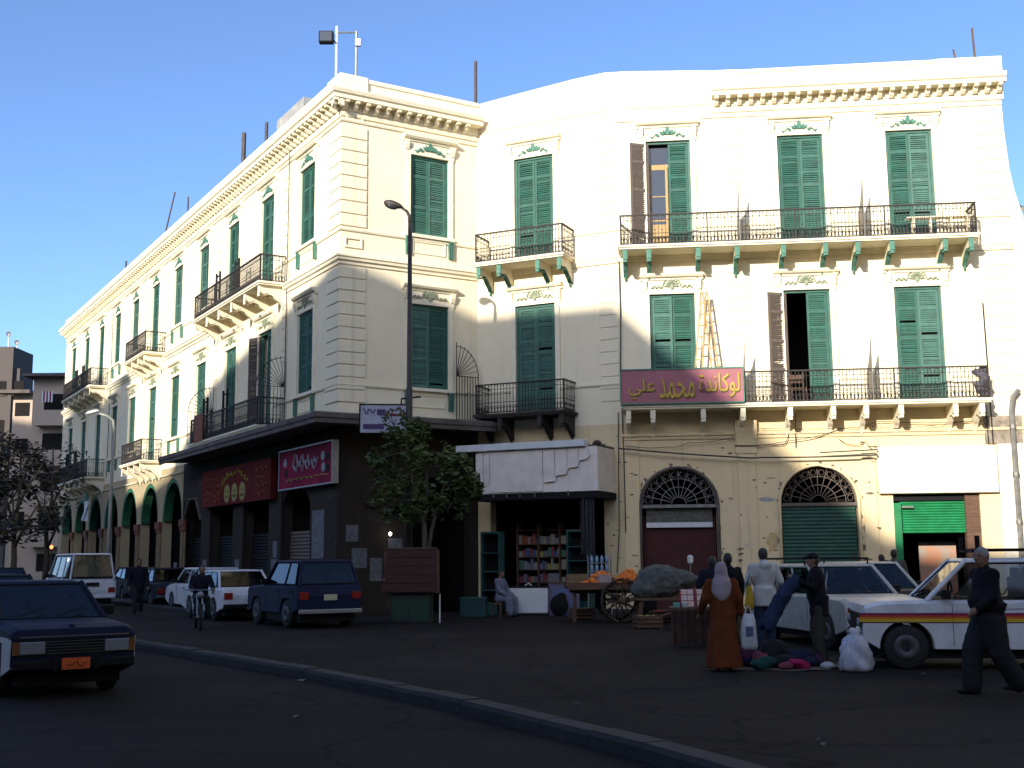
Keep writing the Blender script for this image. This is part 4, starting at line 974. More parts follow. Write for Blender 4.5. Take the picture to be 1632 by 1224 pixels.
# ------------------------------------------------------------------ neighbours and far buildings
nb = thing('neighbour_building', 'cream neighbouring house beyond the down-pipe at the right end', 'building', fw('D', 12.7, -.2, 0), FR['D'][1])
MB().box(0, 9, 0.35, 10, 0, 8.4).build('walls', M['wall'], nb); MB().box(-.0, 9, .15, .35, 5.0, 5.25).build('string_course', M['trim'], nb)
MB().box(.02, .5, .1, .35, 0, 4.7).box(.5, 2.6, .2, .34, 0, 3.9).build('shop_front', M['wood'], nb)
m = MB(); n = 10
rings = []
for i in range(n+1):
    a = math.pi/2*i/n; rings.append([(.25, .3-1.5*math.sin(a), 1.9+.95*math.cos(a)), (3.2, .3-1.5*math.sin(a), 1.9+.95*math.cos(a)), (3.2, .3-1.45*math.sin(a), 1.88+.93*math.cos(a)), (.25, .3-1.45*math.sin(a), 1.88+.93*math.cos(a))])
m.loft(rings).build('awning', mat('pale_awning', (.45,.48,.34), .7, var=.15, scale=3.), nb)
def far_block(name, label, px0, px1, ptop, y, depth, m, rz=0.):
    a, b = at(px0, ptop, y), at(px1, ptop, y); t = thing(name, label, 'building', ((a.x+b.x)/2, y, 0), rz)
    w = (b.x-a.x)/2; MB().box(-w, w, 0, depth, 0, a.z).build('walls', m, t); return t, w, a.z
brown = plaster('far_brown_render', (.10,.085,.075), (.05,.045,.04), (.12,.10,.09), .5, .65); beige = plaster('far_beige_render', (.50,.38,.28), (.3,.23,.17), (.42,.33,.25), .5, .64)
t, w, z = far_block('tower_block', 'dark brown tower block with dishes on its roof beyond the trees', -60, 22, 553, 120, 5, brown)
MB().box(w, w+.55, .5, 4, 0, z-2.2).build('stair_wing', brown, t)
for X, Z in ((1.6, z-5), (3.4, z-5), (1.6, z-9), (3.4, z-9), (1.6, z-13), (3.4, z-13)):
    f = MB().box(X-.5, X+.5, -.05, .05, Z, Z+1.4).build('window', M['dark'], t); MB().box(X-.56, X+.56, -.15, .0, Z-.12, Z).build('sill', M['concrete'], f)
for X, H2 in ((w-1.0, 1.5), (w-.1, .6)):
    d = thing('satellite_dish', 'pale satellite dish on a short mast on the dark brown tower' if H2 > 1 else 'pale satellite dish low on the edge of the dark brown tower', 'dish', (t.location.x+X, 121, z if H2 > 1 else z))
    MB().tube([(0, 0, 0), (0, 0, H2)], .06, 6).build('mast', M['steel'], d); MB().lathe([(.03, .0), (.16, -.05), (.27, -.11), (.26, -.12), (.03, -.02)], (0, 0, H2), 14, 'y').build('reflector', M['tin'], d)
t, w, z = far_block('beige_block', 'beige apartment block with a roofed top balcony behind the bare tree', 54, 118, 603, 92, 9, beige)
for f in range(5):
    zz = z-2.6-f*3.1
    l = MB().box(-w+.9, w-.1, -.03, .03, zz, zz+1.35).build('loggia', M['dark'], t); MB().box(-w+.6, w, -1.1, -.0, zz-1.25, zz-.05).build('balcony_front', beige, l)
MB().box(-w-.4, w+.2, -1.3, 9, z, z+.22).build('roof_slab', M['concrete'], t)
cl = thing('striped_laundry', 'red and white striped laundry hung on the beige block balcony', 'laundry', at(75, 641, 90.7))
for i in range(7): MB().box(-.42+.12*i, -.42+.12*i+.115, -.03, 0, .0+.08*(i % 2), .85).build('stripe', crim if i % 2 else M['white'], cl)
t, w, z = far_block('beige_block', 'lower tan block between the brown tower and the beige one', 22, 56, 624, 104, 9, beige)
MB().box(-w-1.0, w, -1.2, 0, z-.3, z).build('roof_slab', M['concrete'], t)
for f in range(4): MB().box(-w+.2, w-.4, -.04, .04, z-2.2-f*3.2, z-1.0-f*3.2).build('window', M['dark'], t)
t, w, z = far_block('street_end_building', 'dim grey building closing the far end of the street', -220, 100, 760, 140, 10, brown)
for i in range(16):
    for f in range(3): MB().box(-w+1+i*1.45, -w+1.8+i*1.45, -.05, .03, 1.5+f*3.2, 3.2+f*3.2).build('window', M['black'], t)

# ------------------------------------------------------------------ lamp posts
lx = at(652, 700, 33.7).x
lt = thing('street_lamp', 'tall dark street lamp post rising in front of the short facade', 'street lamp', (lx, 33.7, 0))
tp = at(655, 355, 33.7); hd_ = at(632, 322, 33.7)
MB().tube([(0, 0, 0), (0, 0, 6.5), (0, 0, 6.55), (0, 0, tp.z)], [.105, .095, .075, .06], 10).build('post', M['pole'], lt, smooth=True)
MB().lathe([(.16, 0), (.16, .9), (.11, 1.0)], (0, 0, 0), 10).build('base_sleeve', M['pole'], lt)
MB().tube([(0, 0, tp.z-.05), (-.02, -.02, tp.z+.2), (-.10, -.05, tp.z+.34), (-.25, -.10, tp.z+.44)], [.06, .05, .045, .04], 8).build('arm', M['pole'], lt, smooth=True)
h = MB(); h.M = Matrix.Translation((-.48, -.14, tp.z+.52)) @ Matrix.Rotation(R(18), 4, 'Y'); h.ell((0, 0, 0), (.30, .13, .10), 14, 10); h.ell((-.05, 0, -.02), (.24, .12, .13), 12, 8)
h.build('lamp_head', M['pole'], lt, remesh=.02); h = MB(); h.M = Matrix.Translation((-.50, -.14, tp.z+.47)) @ Matrix.Rotation(R(18), 4, 'Y'); h.ell((-.04, 0, -.03), (.2, .10, .08), 10, 6).build('lens', M['glass'], lt, smooth=True)
yl = 48.5; xl = at(176, 800, yl).x; ztop = at(182, 668, yl).z
l2 = thing('street_lamp', 'slim pale grey street lamp with an outstretched arm in front of the arcade', 'street lamp', (xl, yl, .0))
MB().tube([(0, 0, 0), (0, 0, 3.5), (.03, 0, ztop-.4), (-.03, 0, ztop-.05), (-.2, -.1, ztop+.1), (-.55, -.2, ztop+.22)], [.085, .07, .055, .05, .045, .04], 8).build('post', mat('pale_lamp_paint', (.34,.33,.28), .6, var=.2, scale=5.), l2, smooth=True)
h = MB(); h.M = Matrix.Translation((-.78, -.28, ztop+.27)) @ Matrix.Rotation(R(-12), 4, 'Y'); h.ell((0, 0, 0), (.30, .11, .08), 12, 8).build('lamp_head', M['white'], l2, smooth=True)

# ------------------------------------------------------------------ trees
leafm = {}
def leaf_mat(name, c, c2):
    m = mat(name, c, .55, var=.3, scale=1.2, col2=c2, spec=.4); b = m.node_tree.nodes['Principled BSDF']; b.inputs['Subsurface Weight'].default_value = 0
    return m
def foliage(m, blobs, n, size, rn, flat=.4):
    for i in range(n):
        c, r = rn.choice(blobs) if not isinstance(blobs[0], tuple) or len(blobs[0]) == 2 else rn.choice(blobs)
        u = Vector((rn.gauss(0, 1), rn.gauss(0, 1), rn.gauss(0, 1))).normalized()*(rn.random()**.45)
        p = Vector(c) + Vector((u.x*r[0], u.y*r[1], u.z*r[2]))
        if noise.noise(p*1.9) < -.10: continue
        s = size*rn.uniform(.45, 1.5); a = Vector((rn.gauss(0, 1), rn.gauss(0, 1), rn.gauss(0, flat))).normalized(); b = a.cross(Vector((rn.gauss(0, 1), rn.gauss(0, 1), rn.gauss(0, 1)))).normalized()
        a *= s; b *= s*.42
        m.add([p-a, p-b*.9+a*.1, p+a, p+b*.9+a*.1], [(0, 1, 2, 3)])
def tree(name, label, loc, blobs, trunks, n, size, cm, bark, seed):
    rn = random.Random(seed); t = thing(name, label, 'tree', loc)
    tr = MB()
    for pts, rs in trunks: tr.tube(pts, rs, 7)
    o = tr.build('trunk', bark, t, smooth=True)
    tw = MB()
    for c, r in blobs:
        best = min((Vector(q) for pts, _ in trunks for q in pts[1:]), key=lambda q: (q-Vector(c)).length)
        mid = (best+Vector(c))/2 + Vector((rn.uniform(-.1, .1), rn.uniform(-.1, .1), .05)); tw.tube([best, mid, c], [.035, .022, .01], 5)
        for k in range(5):
            e = Vector(c)+Vector((rn.uniform(-1, 1)*r[0], rn.uniform(-1, 1)*r[1], rn.uniform(-.8, 1)*r[2]))*.8; tw.tube([c, (Vector(c)+e)/2+Vector((0, 0, .06)), e], [.012, .009, .004], 4)
    tag(tw.build('limbs', bark, o, smooth=True), kind='stuff')
    f = MB(); foliage(f, blobs, n, size, rn); f.build('crown', cm, t, fix=False)
    return t
bark = mat('bark', (.085,.065,.045), .9, var=.4, scale=6., stretch=(5, 5, 1), bump=.4)
gl = leaf_mat('ficus_leaf', (.070,.098,.016), (.020,.036,.008))
ty = 32.9; tx = at(679, 900, ty).x
def cb(px, py, dy, rx, rz): p = at(px, py, ty); return ((p.x-tx, dy, p.z), (rx, rx*.9, rz))
BL = [cb(628, 678, 0, .45, .5), cb(650, 712, .1, .75, .55), cb(690, 730, -.2, .8, .55), cb(640, 755, .2, .85, .6), cb(700, 770, -.1, .85, .6), cb(735, 765, 0, .55, .45), cb(755, 782, .1, .38, .28), cb(620, 790, -.2, .55, .5), cb(665, 800, .1, .85, .55), cb(715, 808, .2, .6, .4), cb(608, 730, 0, .4, .45), cb(665, 688, -.1, .4, .4), cb(735, 740, 0, .35, .3), cb(640, 822, .0, .6, .35)]
tree('ficus_tree', 'small bushy green tree growing behind the red-brown kiosk', (tx, ty, 0), BL,
     [([(0, 0, 0), (-.02, 0, 1.4), (-.05, .0, 2.6), (-.3, .1, 3.4), (-.5, .0, 4.6)], [.10, .085, .075, .055, .03]), ([(.02, 0, 1.5), (.14, .0, 2.4), (.35, -.05, 3.2), (.6, 0, 4.0)], [.06, .055, .045, .03]), ([(-.05, 0, 2.6), (.05, -.1, 3.4), (.0, -.1, 4.5)], [.05, .04, .025])], 8500, .085, gl, bark, 3)
dl = leaf_mat('dusty_leaf', (.022,.025,.017), (.009,.011,.008))
for i, (px, y, zt, n, lab) in enumerate(((20, 58, 8.2, 3000, 'sparse dusty street tree before the tan block'), (72, 62, 8.8, 1500, 'half-bare street tree beside the far end of the arcade'), (-25, 50, 7.5, 3400, 'dark street tree beyond the blue taxi'))):
    rn = random.Random(40+i); x = at(px, 890, y).x; bl = []
    for k in range(13):
        a = rn.uniform(0, 6.28); rr_ = rn.uniform(.3, 2.0 if i != 1 else 1.3); z = rn.uniform(2.6, zt-.8); bl.append(((rr_*math.cos(a), rr_*math.sin(a), z), (rn.uniform(.6, 1.1), rn.uniform(.6, 1.1), rn.uniform(.5, .8))))
    trunks = [([(0, 0, 0), (.08, 0, 1.8), (-.05, .1, 3.2), (.2, 0, 5.0), (.1, .1, zt-1.2)], [.17, .14, .11, .08, .04])] + [([(0, 0, 2.2+k*.6), (.5*math.cos(k*2.1), .5*math.sin(k*2.1), 3.4+k*.6), (1.2*math.cos(k*2.1), 1.2*math.sin(k*2.1), 4.6+k*.6)], [.08, .06, .03]) for k in range(4)]
    tree('street_tree', lab, (x, y, 0), bl, trunks, n, .13, dl, bark, 50+i)
# ------------------------------------------------------------------ vehicles (front towards local +x)
def paint(name, c, rough=.4):
    dk = max(c) < .1
    return mat(name, c, .62 if dk else rough, var=.3, scale=2.6, spec=.16 if dk else .35, coat=.0 if dk else .12)
M['chrome'] = mat('dull_chrome', (.26,.26,.27), .35, metal=.9, var=.2, scale=8.); M['lamp'] = mat('lamp_glass', (.20,.205,.215), .15, spec=.6); M['tail'] = mat('tail_lamp', (.22,.015,.01), .25)
M['seatcloth'] = mat('seat_cloth', (.035,.030,.028), .95, var=.3, scale=8.)
def glass_mat(name, tint):
    m = bpy.data.materials.new(name); m.use_nodes = True; n = m.node_tree.nodes; L = m.node_tree.links; n.clear()
    o = n.new('ShaderNodeOutputMaterial'); mx = n.new('ShaderNodeMixShader'); tr = n.new('ShaderNodeBsdfTransparent'); gl_ = n.new('ShaderNodeBsdfGlossy'); fr = n.new('ShaderNodeFresnel')
    fr.inputs[0].default_value = 1.5; tr.inputs[0].default_value = (*tint, 1); gl_.inputs['Roughness'].default_value = .04; gl_.inputs['Color'].default_value = (.9, .93, 1, 1)
    L.new(fr.outputs[0], mx.inputs[0]); L.new(tr.outputs[0], mx.inputs[1]); L.new(gl_.outputs[0], mx.inputs[2]); L.new(mx.outputs[0], o.inputs[0]); return m
M['rim'] = mat('steel_rim', (.085,.085,.09), .6, metal=.4, var=.3, scale=9.); M['carglass'] = glass_mat('car_glass', (.55,.60,.62)); M['amber'] = mat('amber_lamp', (.16,.055,.01), .4)
wheels = {}
def wheel_meshes(r, w):
    k = (r, w)
    if k not in wheels:
        t = MB().lathe([(r*.60, -w/2), (r*.93, -w/2), (r, -w/2+.025), (r, w/2-.025), (r*.93, w/2), (r*.60, w/2)], (0, 0, 0), 24, 'y').mesh('wheel', M['rubber'], True)
        m = MB().lathe([(r*.60, .012), (r*.57, -.02), (r*.40, -.035), (r*.2, -.01), (r*.16, .02), (.01, .025)], (0, 0, 0), 20, 'y')
        for q in range(6): a = q*math.pi/3; m.ell((r*.42*math.cos(a), -.004, r*.42*math.sin(a)), (r*.07, .02, r*.07), 6, 4)
        wheels[k] = (t, m.mesh('rim', M['rim'], True))
    return wheels[k]
def lerp(a, b, t): return Vector(a)*(1-t)+Vector(b)*t
def panel(q, u0, u1, v0, v1, off=.004, th=.0):
    """sub-rectangle of a quad (bl, br, tr, tl), pushed outward"""
    bl, br, tr, tl = [Vector(p) for p in q]; n = (br-bl).cross(tl-bl).normalized()*off
    P = lambda u, v: lerp(lerp(bl, br, u), lerp(tl, tr, u), v)+n
    m = MB(); a = [P(u0, v0), P(u1, v0), P(u1, v1), P(u0, v1)]; m.add(a, [(0, 1, 2, 3)]); return m
def car(name, label, loc, heading, L=4.1, W=1.62, H=1.44, body=None, wr=.29, xf=1.2, xr=-1.2, hood=.86, trunk=.90, belt=.92, gl=(-1.55, 1.0), rl=(-1.05, .25), split=(.46,), nose=.80, sill=.24, roofm=None, fender=None, cat='car', group=None, hl='round', bump='chrome', tailh=.62, plate=None, rack=False, front=True, hatch=False):
    t = thing(name, label, cat, (loc[0], loc[1], 0), heading, group)
    h = L/2; wa = wr*1.22
    def arc(c):
        return [(c+wa*math.cos(a), max(sill, wr+wa*math.sin(a)) if False else wr+wa*math.sin(a)) for a in [math.pi*(.06+.88*k/12) for k in range(13)]]
    top = [(-h, sill+.12), (-h-.02, tailh), (-h+.04, trunk-.04), (-h+.12, trunk), (gl[0], belt), (gl[1], belt), (h-.25, hood), (h-.04, nose), (h, nose-.10), (h+.01, .42), (h-.05, sill+.1)]
    bot = [(xf+wa, sill)] + arc(xf) + [(xf-wa, sill), (xr+wa, sill)] + arc(xr) + [(xr-wa, sill)]
    pr = top + [(x, z) for x, z in bot]
    bm = MB(); ys = [-W/2, -W/2+.10, W/2-.10, W/2]
    n = len(pr)                                    # slight tumble-in of the upper edge towards the sides
    rings = []
    for i, y in enumerate(ys):
        edge = i in (0, 3)
        rings.append([(x*(.992 if edge else 1), y, z-(.045 if edge and z > .75 else 0)) for x, z in pr])
    bm.loft(rings); b = bm.build('body', body, t, bevel=.022, seg=2)
    MB().box(-h+.15, h-.2, -W/2+.12, W/2-.12, .16, sill+.25).build('chassis', M['black'], t)
    if fender:
        for s in (-1, 1):
            f = MB().prism([(h-.9, sill+.02), (h-.05, sill+.15), (h-.03, nose-.12), (h-.25, hood-.14), (h-1.6, hood-.14), (h-1.6, sill+.02)] if False else [(xf+wa+.01, sill+.03), (h-.03, sill+.14), (h-.02, nose-.12), (h-.25, hood-.14), (xf-wa, hood-.14), (xf-wa, wr+wa+.03), (xf+wa, wr+wa+.03)], 'y', s*(W/2+.004), s*(W/2-.02)).build('fender', fender, t)
            MB().box(xr-.3, xf-wa-.02, min(s*(W/2+.003), s*(W/2-.02)), max(s*(W/2+.003), s*(W/2-.02)), sill+.03, belt-.14).build('door_skin', fender, t)
    # cabin
    wb, wt = W/2-.07, W/2-.20; z0, z1 = belt-.02, H-.02
    B = [(gl[0], wb, z0), (gl[1], wb, z0), (gl[1], -wb, z0), (gl[0], -wb, z0)]; T = [(rl[0], wt, z1), (rl[1], wt, z1), (rl[1], -wt, z1), (rl[0], -wt, z1)]
    c = MB(); e = .035
    c.loft([[(rl[0]-e, -wt-e, z1-.05), (rl[1]+e, -wt-e, z1-.05), (rl[1]+e, wt+e, z1-.05), (rl[0]-e, wt+e, z1-.05)], [(rl[0]-e, -wt-e, z1-.015), (rl[1]+e, -wt-e, z1-.015), (rl[1]+e, wt+e, z1-.015), (rl[0]-e, wt+e, z1-.015)], [(rl[0]+.06, -wt+.07, z1+.02), (rl[1]-.06, -wt+.07, z1+.02), (rl[1]-.06, wt-.07, z1+.02), (rl[0]+.06, wt-.07, z1+.02)]])
    for i in range(4): c.tube([B[i], T[i]], [.045, .04], 6)
    us_ = list(split)
    for u in us_:
        for bb, tt in ((lerp(B[3], B[2], u), lerp(T[3], T[2], u)), (lerp(B[0], B[1], u), lerp(T[0], T[1], u))): c.tube([bb, tt], [.035, .03], 5)
    c.build('cabin', roofm or body, t, bevel=.018, seg=2)
    MB().box(gl[0]+.05, gl[1]-.05, -wb+.05, wb-.05, belt-.01, belt+.006).build('interior', M['black'], t)
    x_f = (rl[1]+rl[0])/2+.25*(rl[1]-rl[0])-.15; zs_ = belt+.52*(H-belt)
    for xx, ys2 in ((x_f, (-.34, .34)), (max(rl[0]+.12, gl[0]+.35), (-.34, .34))):
        for y in ys2: MB().box(xx-.07, xx+.07, y-.25, y+.25, belt, zs_).box(xx-.05, xx+.05, y-.12, y+.12, zs_, zs_+.14).build('seat', M['seatcloth'], t, bevel=.03)
    MB().tube([(gl[1]-.42, .34+.16*math.cos(q*math.pi/6), belt+.10+.16*math.sin(q*math.pi/6)) for q in range(7)], .016, 5).build('steering_wheel', M['black'], t)
    def gp(nm, q, u0, u1, v0, v1):
        bl, br, tr, tl = [Vector(p) for p in q]; P = lambda u, v: lerp(lerp(bl, br, u), lerp(tl, tr, u), v)
        k4 = [P(u0, v0), P(u1, v0), P(u1, v1), P(u0, v1), P(u0, v0)]
        f = MB().tube(k4, .014, 4, False).build(nm, M['black'], t, fix=False)
        panel(q, u0, u1, v0, v1, .002).build('pane', M['carglass'], f, fix=False)
    fq = (B[2], B[1], T[1], T[2]); rq = (B[0], B[3], T[3], T[0]); lq = (B[1], B[0], T[0], T[1]); rq2 = (B[3], B[2], T[2], T[3])
    gp('windscreen', fq, .03, .97, .05, .93); gp('rear_window', rq, .03, .97, .10, .92)
    us = [.09] + list(split) + [.93]
    for i in range(len(us)-1):
        u0, u1 = us[i]+.022, us[i+1]-.022
        gp('side_window', rq2, u0, u1, .08, .90); gp('side_window', lq, 1-u1, 1-u0, .08, .90)
    # wheels
    tm, rm = wheel_meshes(wr, .17)
    for x in (xf, xr):
        for s in (-1, 1):
            w = put(tm, 'wheel', t, (x, s*(W/2-.10), wr)); k = put(rm, 'rim', w, (0, s*.075, 0)); k.rotation_euler.z = 0 if s < 0 else math.pi
    # fittings
    bmz = .42
    MB().box(h-.02, h+.07, -W/2+.02, W/2-.02, bmz-.06, bmz+.05).build('bumper', M[bump], t, bevel=.02); MB().box(-h-.08, -h+.0, -W/2+.02, W/2-.02, bmz-.06, bmz+.05).build('bumper', M[bump], t, bevel=.02)
    MB().box(h-.0, h+.016, -W/2+.07, W/2-.07, bmz+.10, nose-.12).build('grille', M['black'], t)
    zc = (bmz+.10+nose-.12)/2
    for s in (-1, 1):
        if hl == 'round': MB().lathe([(.085, .0), (.080, .03), (.05, .045), (.005, .05)], (h+.012, s*(W/2-.20), zc), 14, 'x').build('headlight', M['lamp'], t, smooth=True)
        else: MB().box(h+.01, h+.035, s*(W/2-.24)-.15, s*(W/2-.24)+.15, zc-.075, zc+.075).build('headlight', M['lamp'], t, bevel=.015)
        MB().box(-h-.032, -h+.01, s*(W/2-.16)-.12, s*(W/2-.16)+.12, tailh-.10, tailh+.08).build('tail_light', M['tail'], t, bevel=.01)
        m = MB().box(gl[1]-.32, gl[1]-.20, min(s*(wb+.02), s*(wb+.2)), max(s*(wb+.02), s*(wb+.2)), belt+.02, belt+.15); m.build('mirror', M['black'], t, bevel=.02)
        for q in range(len(us)-1):
            x = gl[1]-.25-(q+1)*(gl[1]-gl[0])*.40+.1
            MB().box(x-.08, x+.06, s*(W/2)-.015, s*(W/2)+.025, belt-.17, belt-.135).build('door_handle', M['black'], t); MB().box(x-.145, x-.138, s*(W/2)-.004, s*(W/2)+.004, sill+.05, belt-.06).build('door_seam', M['black'], t)
        MB().box(gl[1]-.35, gl[1]-.343, s*(W/2)-.004, s*(W/2)+.004, sill+.05, belt-.06).build('door_seam', M['black'], t)
    MB().tube([(gl[1]+.02, .05, belt+.03), (gl[1]-.12, .45, belt+.14)], .010, 4).tube([(gl[1]+.02, -.45, belt+.03), (gl[1]-.12, -.05, belt+.14)], .010, 4).build('wiper', M['black'], t)
    pm = plate or M['white']
    MB().box(h+.07, h+.078, -.17, .17, bmz-.07, bmz+.07).build('number_plate', pm, t); MB().box(-h-.04, -h-.018, -.17, .17, tailh-.12, tailh+.02).build('number_plate', pm, t)
    if rack:
        r = MB()
        for x in (rl[0]+.15, rl[1]-.15): r.tube([(x, -wt, H-.02), (x, -wt-.02, H+.10), (x, wt+.02, H+.10), (x, wt, H-.02)], .022, 6)
        for y in (-wt*.8, 0, wt*.8): r.tube([(rl[0]+.1, y, H+.11), (rl[1]-.1, y, H+.11)], .014, 5)
        r.build('roof_rack', M['black'], t)
    return t
navy = paint('navy_taxi_paint', (.006,.008,.030)); offw = paint('cream_white_paint', (.55,.55,.53)); whitep = paint('white_car_paint', (.60,.61,.63)); bluec = paint('dark_blue_paint', (.010,.014,.045)); greyp = paint('dull_grey_paint', (.20,.20,.21)); darkc = paint('near_black_paint', (.012,.013,.018)); slate = paint('slate_blue_paint', (.020,.026,.040)); gwag = paint('pale_silver_paint', (.42,.41,.38))
orange = mat('orange_plate', (.62,.10,.012), .6, var=.2, scale=20.)
def hd_dir(dx, dy): return math.atan2(dy, dx)
# blue and white taxi coming towards us
tx_h = hd_dir(math.sin(R(36)), -math.cos(R(36)))
fc = Vector((-5.42, 14.95)); f = Vector((math.cos(tx_h), math.sin(tx_h))); c = fc - f*2.02
taxi = car('taxi', 'navy and white saloon taxi with an orange number plate driving along the kerb', c, tx_h, L=4.0, W=1.50, H=1.40, body=navy, hood=.88, nose=.84, trunk=.92, belt=.92, gl=(-1.45, .92), rl=(-.98, .22), split=(.48,), fender=offw, hl='rect', plate=orange, cat='taxi', bump='black')
g = MB()
for k in range(0): g.box(2.045, 2.052, -.4+.2*k, -.385+.2*k, .54, .70)
for k in range(5): MB().box(2.014, 2.024, -.36, .36, .545+.035*k, .553+.035*k).build('grille_bar', M['rim'], taxi)
MB().box(1.955, 2.0, -.66, .66, .742, .758).build('bonnet_trim', M['chrome'], taxi)
for y in (-.69, .69): MB().box(1.99, 2.02, y-.045, y+.045, .54, .70).build('indicator', M['amber'], taxi)
for y in (-.25, .25): MB().box(2.06, 2.085, y-.03, y+.03, .34, .52).build('overrider', M['black'], taxi)
MB().box(1.0, 1.9, -.02, .02, .868, .884).build('bonnet_crease', navy, taxi)
g = MB(); squiggle(g, -.12, .12, 0, .04, .006, 0, 3, 8); q = g.build('plate_marking', M['black'], taxi, loc=(2.11, 0, .42), rz=R(90))
AD = R(120.8676)
def parked(name, label, px, y, **k): x = at(px, 890, y).x; L = k.get('L', 4.1); d = dv(120.8676); return car(name, label, (x+d.x*L/2, y+d.y*L/2), AD, **k)
suv = parked('off_roader', 'boxy dark blue off-road car parked with its tail towards the kiosk', 527, 29.4, L=3.72, W=1.68, H=1.66, body=bluec, wr=.345, xf=1.15, xr=-1.05, hood=1.0, nose=.98, trunk=1.06, belt=1.04, gl=(-1.78, .72), rl=(-1.58, .12), split=(.40,), sill=.36, tailh=.80, plate=mat('white_yellow_plate', (.45,.42,.25), .6), cat='car', bump='steel')
parked('white_saloon', 'small white saloon parked just ahead of the blue off-road car', 402, 33.3, L=4.15, W=1.62, H=1.40, body=whitep, tailh=.70, trunk=.93, bump='black')
parked('white_hatchback', 'white hatchback with a wide rear window parked behind the motorcyclist', 357, 38.6, L=3.9, W=1.62, H=1.44, body=whitep, trunk=.95, gl=(-1.85, .95), rl=(-1.35, .25), tailh=.72, bump='black')
parked('dark_saloon', 'dark slate saloon parked between the walking man and the white hatchback', 288, 42.8, L=4.2, W=1.64, H=1.42, body=slate)
parked('dark_saloon', 'near-black saloon parked farther along the arcade behind the walking man', 236, 50.5, L=4.2, W=1.64, H=1.42, body=darkc)
vn = parked('white_van', 'white passenger van seen from behind next to the slim lamp post', 149, 43.0, L=4.6, W=1.66, H=1.96, body=whitep, wr=.31, xf=1.45, xr=-1.35, hood=1.12, nose=1.05, trunk=1.06, belt=1.05, gl=(-2.26, 1.95), rl=(-2.12, 1.25), split=(.36, .66), sill=.30, tailh=.66, bump='white', cat='van')
MB().box(-2.36, -2.30, -.22, .22, .80, .92).build('plate_recess', M['black'], vn)
car('dark_saloon', 'dark saloon in the road partly hidden behind the taxi', (-10.9, 25.2), hd_dir(.58, -.81), L=4.2, W=1.64, H=1.41, body=darkc)
car('dark_saloon', 'dark car waiting far down the street by the trees', (-22.0, 52), hd_dir(.5, -.86), L=4.2, W=1.64, H=1.44, body=darkc)
# right-hand group
pk_h = hd_dir(-.985, .17)
pk = car('pickup', 'white estate pickup with red, orange and yellow side stripes and a roof rack', (7.58, 18.19), pk_h, L=4.70, W=1.70, H=1.60, body=whitep, wr=.32, xf=1.74, xr=-1.40, hood=.98, nose=.92, trunk=1.02, belt=1.0, gl=(-2.28, 1.42), rl=(-2.15, .80), split=(.30, .60), sill=.30, rack=True, cat='pickup', bump='chrome')
W2 = 1.70/2+.004
for s in (1, -1):
    for nm, z0, z1, c3 in (('violet_stripe', .812, .835, (.10,.01,.09)), ('red_stripe', .78, .812, (.42,.02,.02)), ('orange_stripe', .752, .78, (.50,.13,.01)), ('yellow_stripe', .705, .752, (.52,.34,.02)), ('dark_stripe', .69, .705, (.03,.01,.03))):
        mm = bpy.data.materials.get(nm) or mat(nm, c3, .45)
        y0, y1 = sorted((s*W2, s*(W2-.02)))
        MB().box(-.42, 2.38, y0, y1, z0-.02, z1-.02).prism([(-.50, z0-.02), (-.50-.09, z1-.02) if False else (-.50, z1-.02), (-1.1, z1-.02), (-1.1, z0-.02)], 'y', y0, y1).build(nm, mm, pk)
    y0, y1 = sorted((s*(W2+.003), s*(W2-.01)))
    MB().prism([(-.30, .83), (-.62, .62), (-.56, .62), (-.24, .83)], 'y', y0, y1).prism([(-.66, .80), (-.86, .60), (-.80, .60), (-.60, .80)], 'y', y0, y1).build('slanted_flash', whitep, pk)
g = MB().box(-2.0, .6, -.55, .55, 1.72, 1.74)
for x in (.62, -.7, -2.0):
    for y in (-.6, .6): g.box(x-.03, x+.03, y-.03, y+.03, 1.58, 1.93 if x != -.7 else 1.72)
g.build('rack_uprights', M['black'], pk)
wg_h = hd_dir(.17, -.985)
wf = Vector((6.5, 20.75)); fdir = Vector((math.cos(wg_h), math.sin(wg_h))); wc = wf - fdir*2.25
wg = car('estate_car', 'old pale silver estate car with round headlights and a ladder rack, nosed behind the pickup', wc, wg_h, L=4.5, W=1.66, H=1.50, body=gwag, wr=.31, xf=1.38, xr=-1.35, hood=.93, nose=.86, trunk=.98, belt=.96, gl=(-2.1, .98), rl=(-1.95, .30), split=(.36, .66), sill=.28, rack=True)
dc = Vector((8.15, 24.6)); car('dark_saloon', 'dark car with a large rear window parked behind the silver estate', dc-fdir*2.1, wg_h, L=4.2, W=1.64, H=1.52, body=darkc, hood=.92, belt=.95, roofm=gwag)
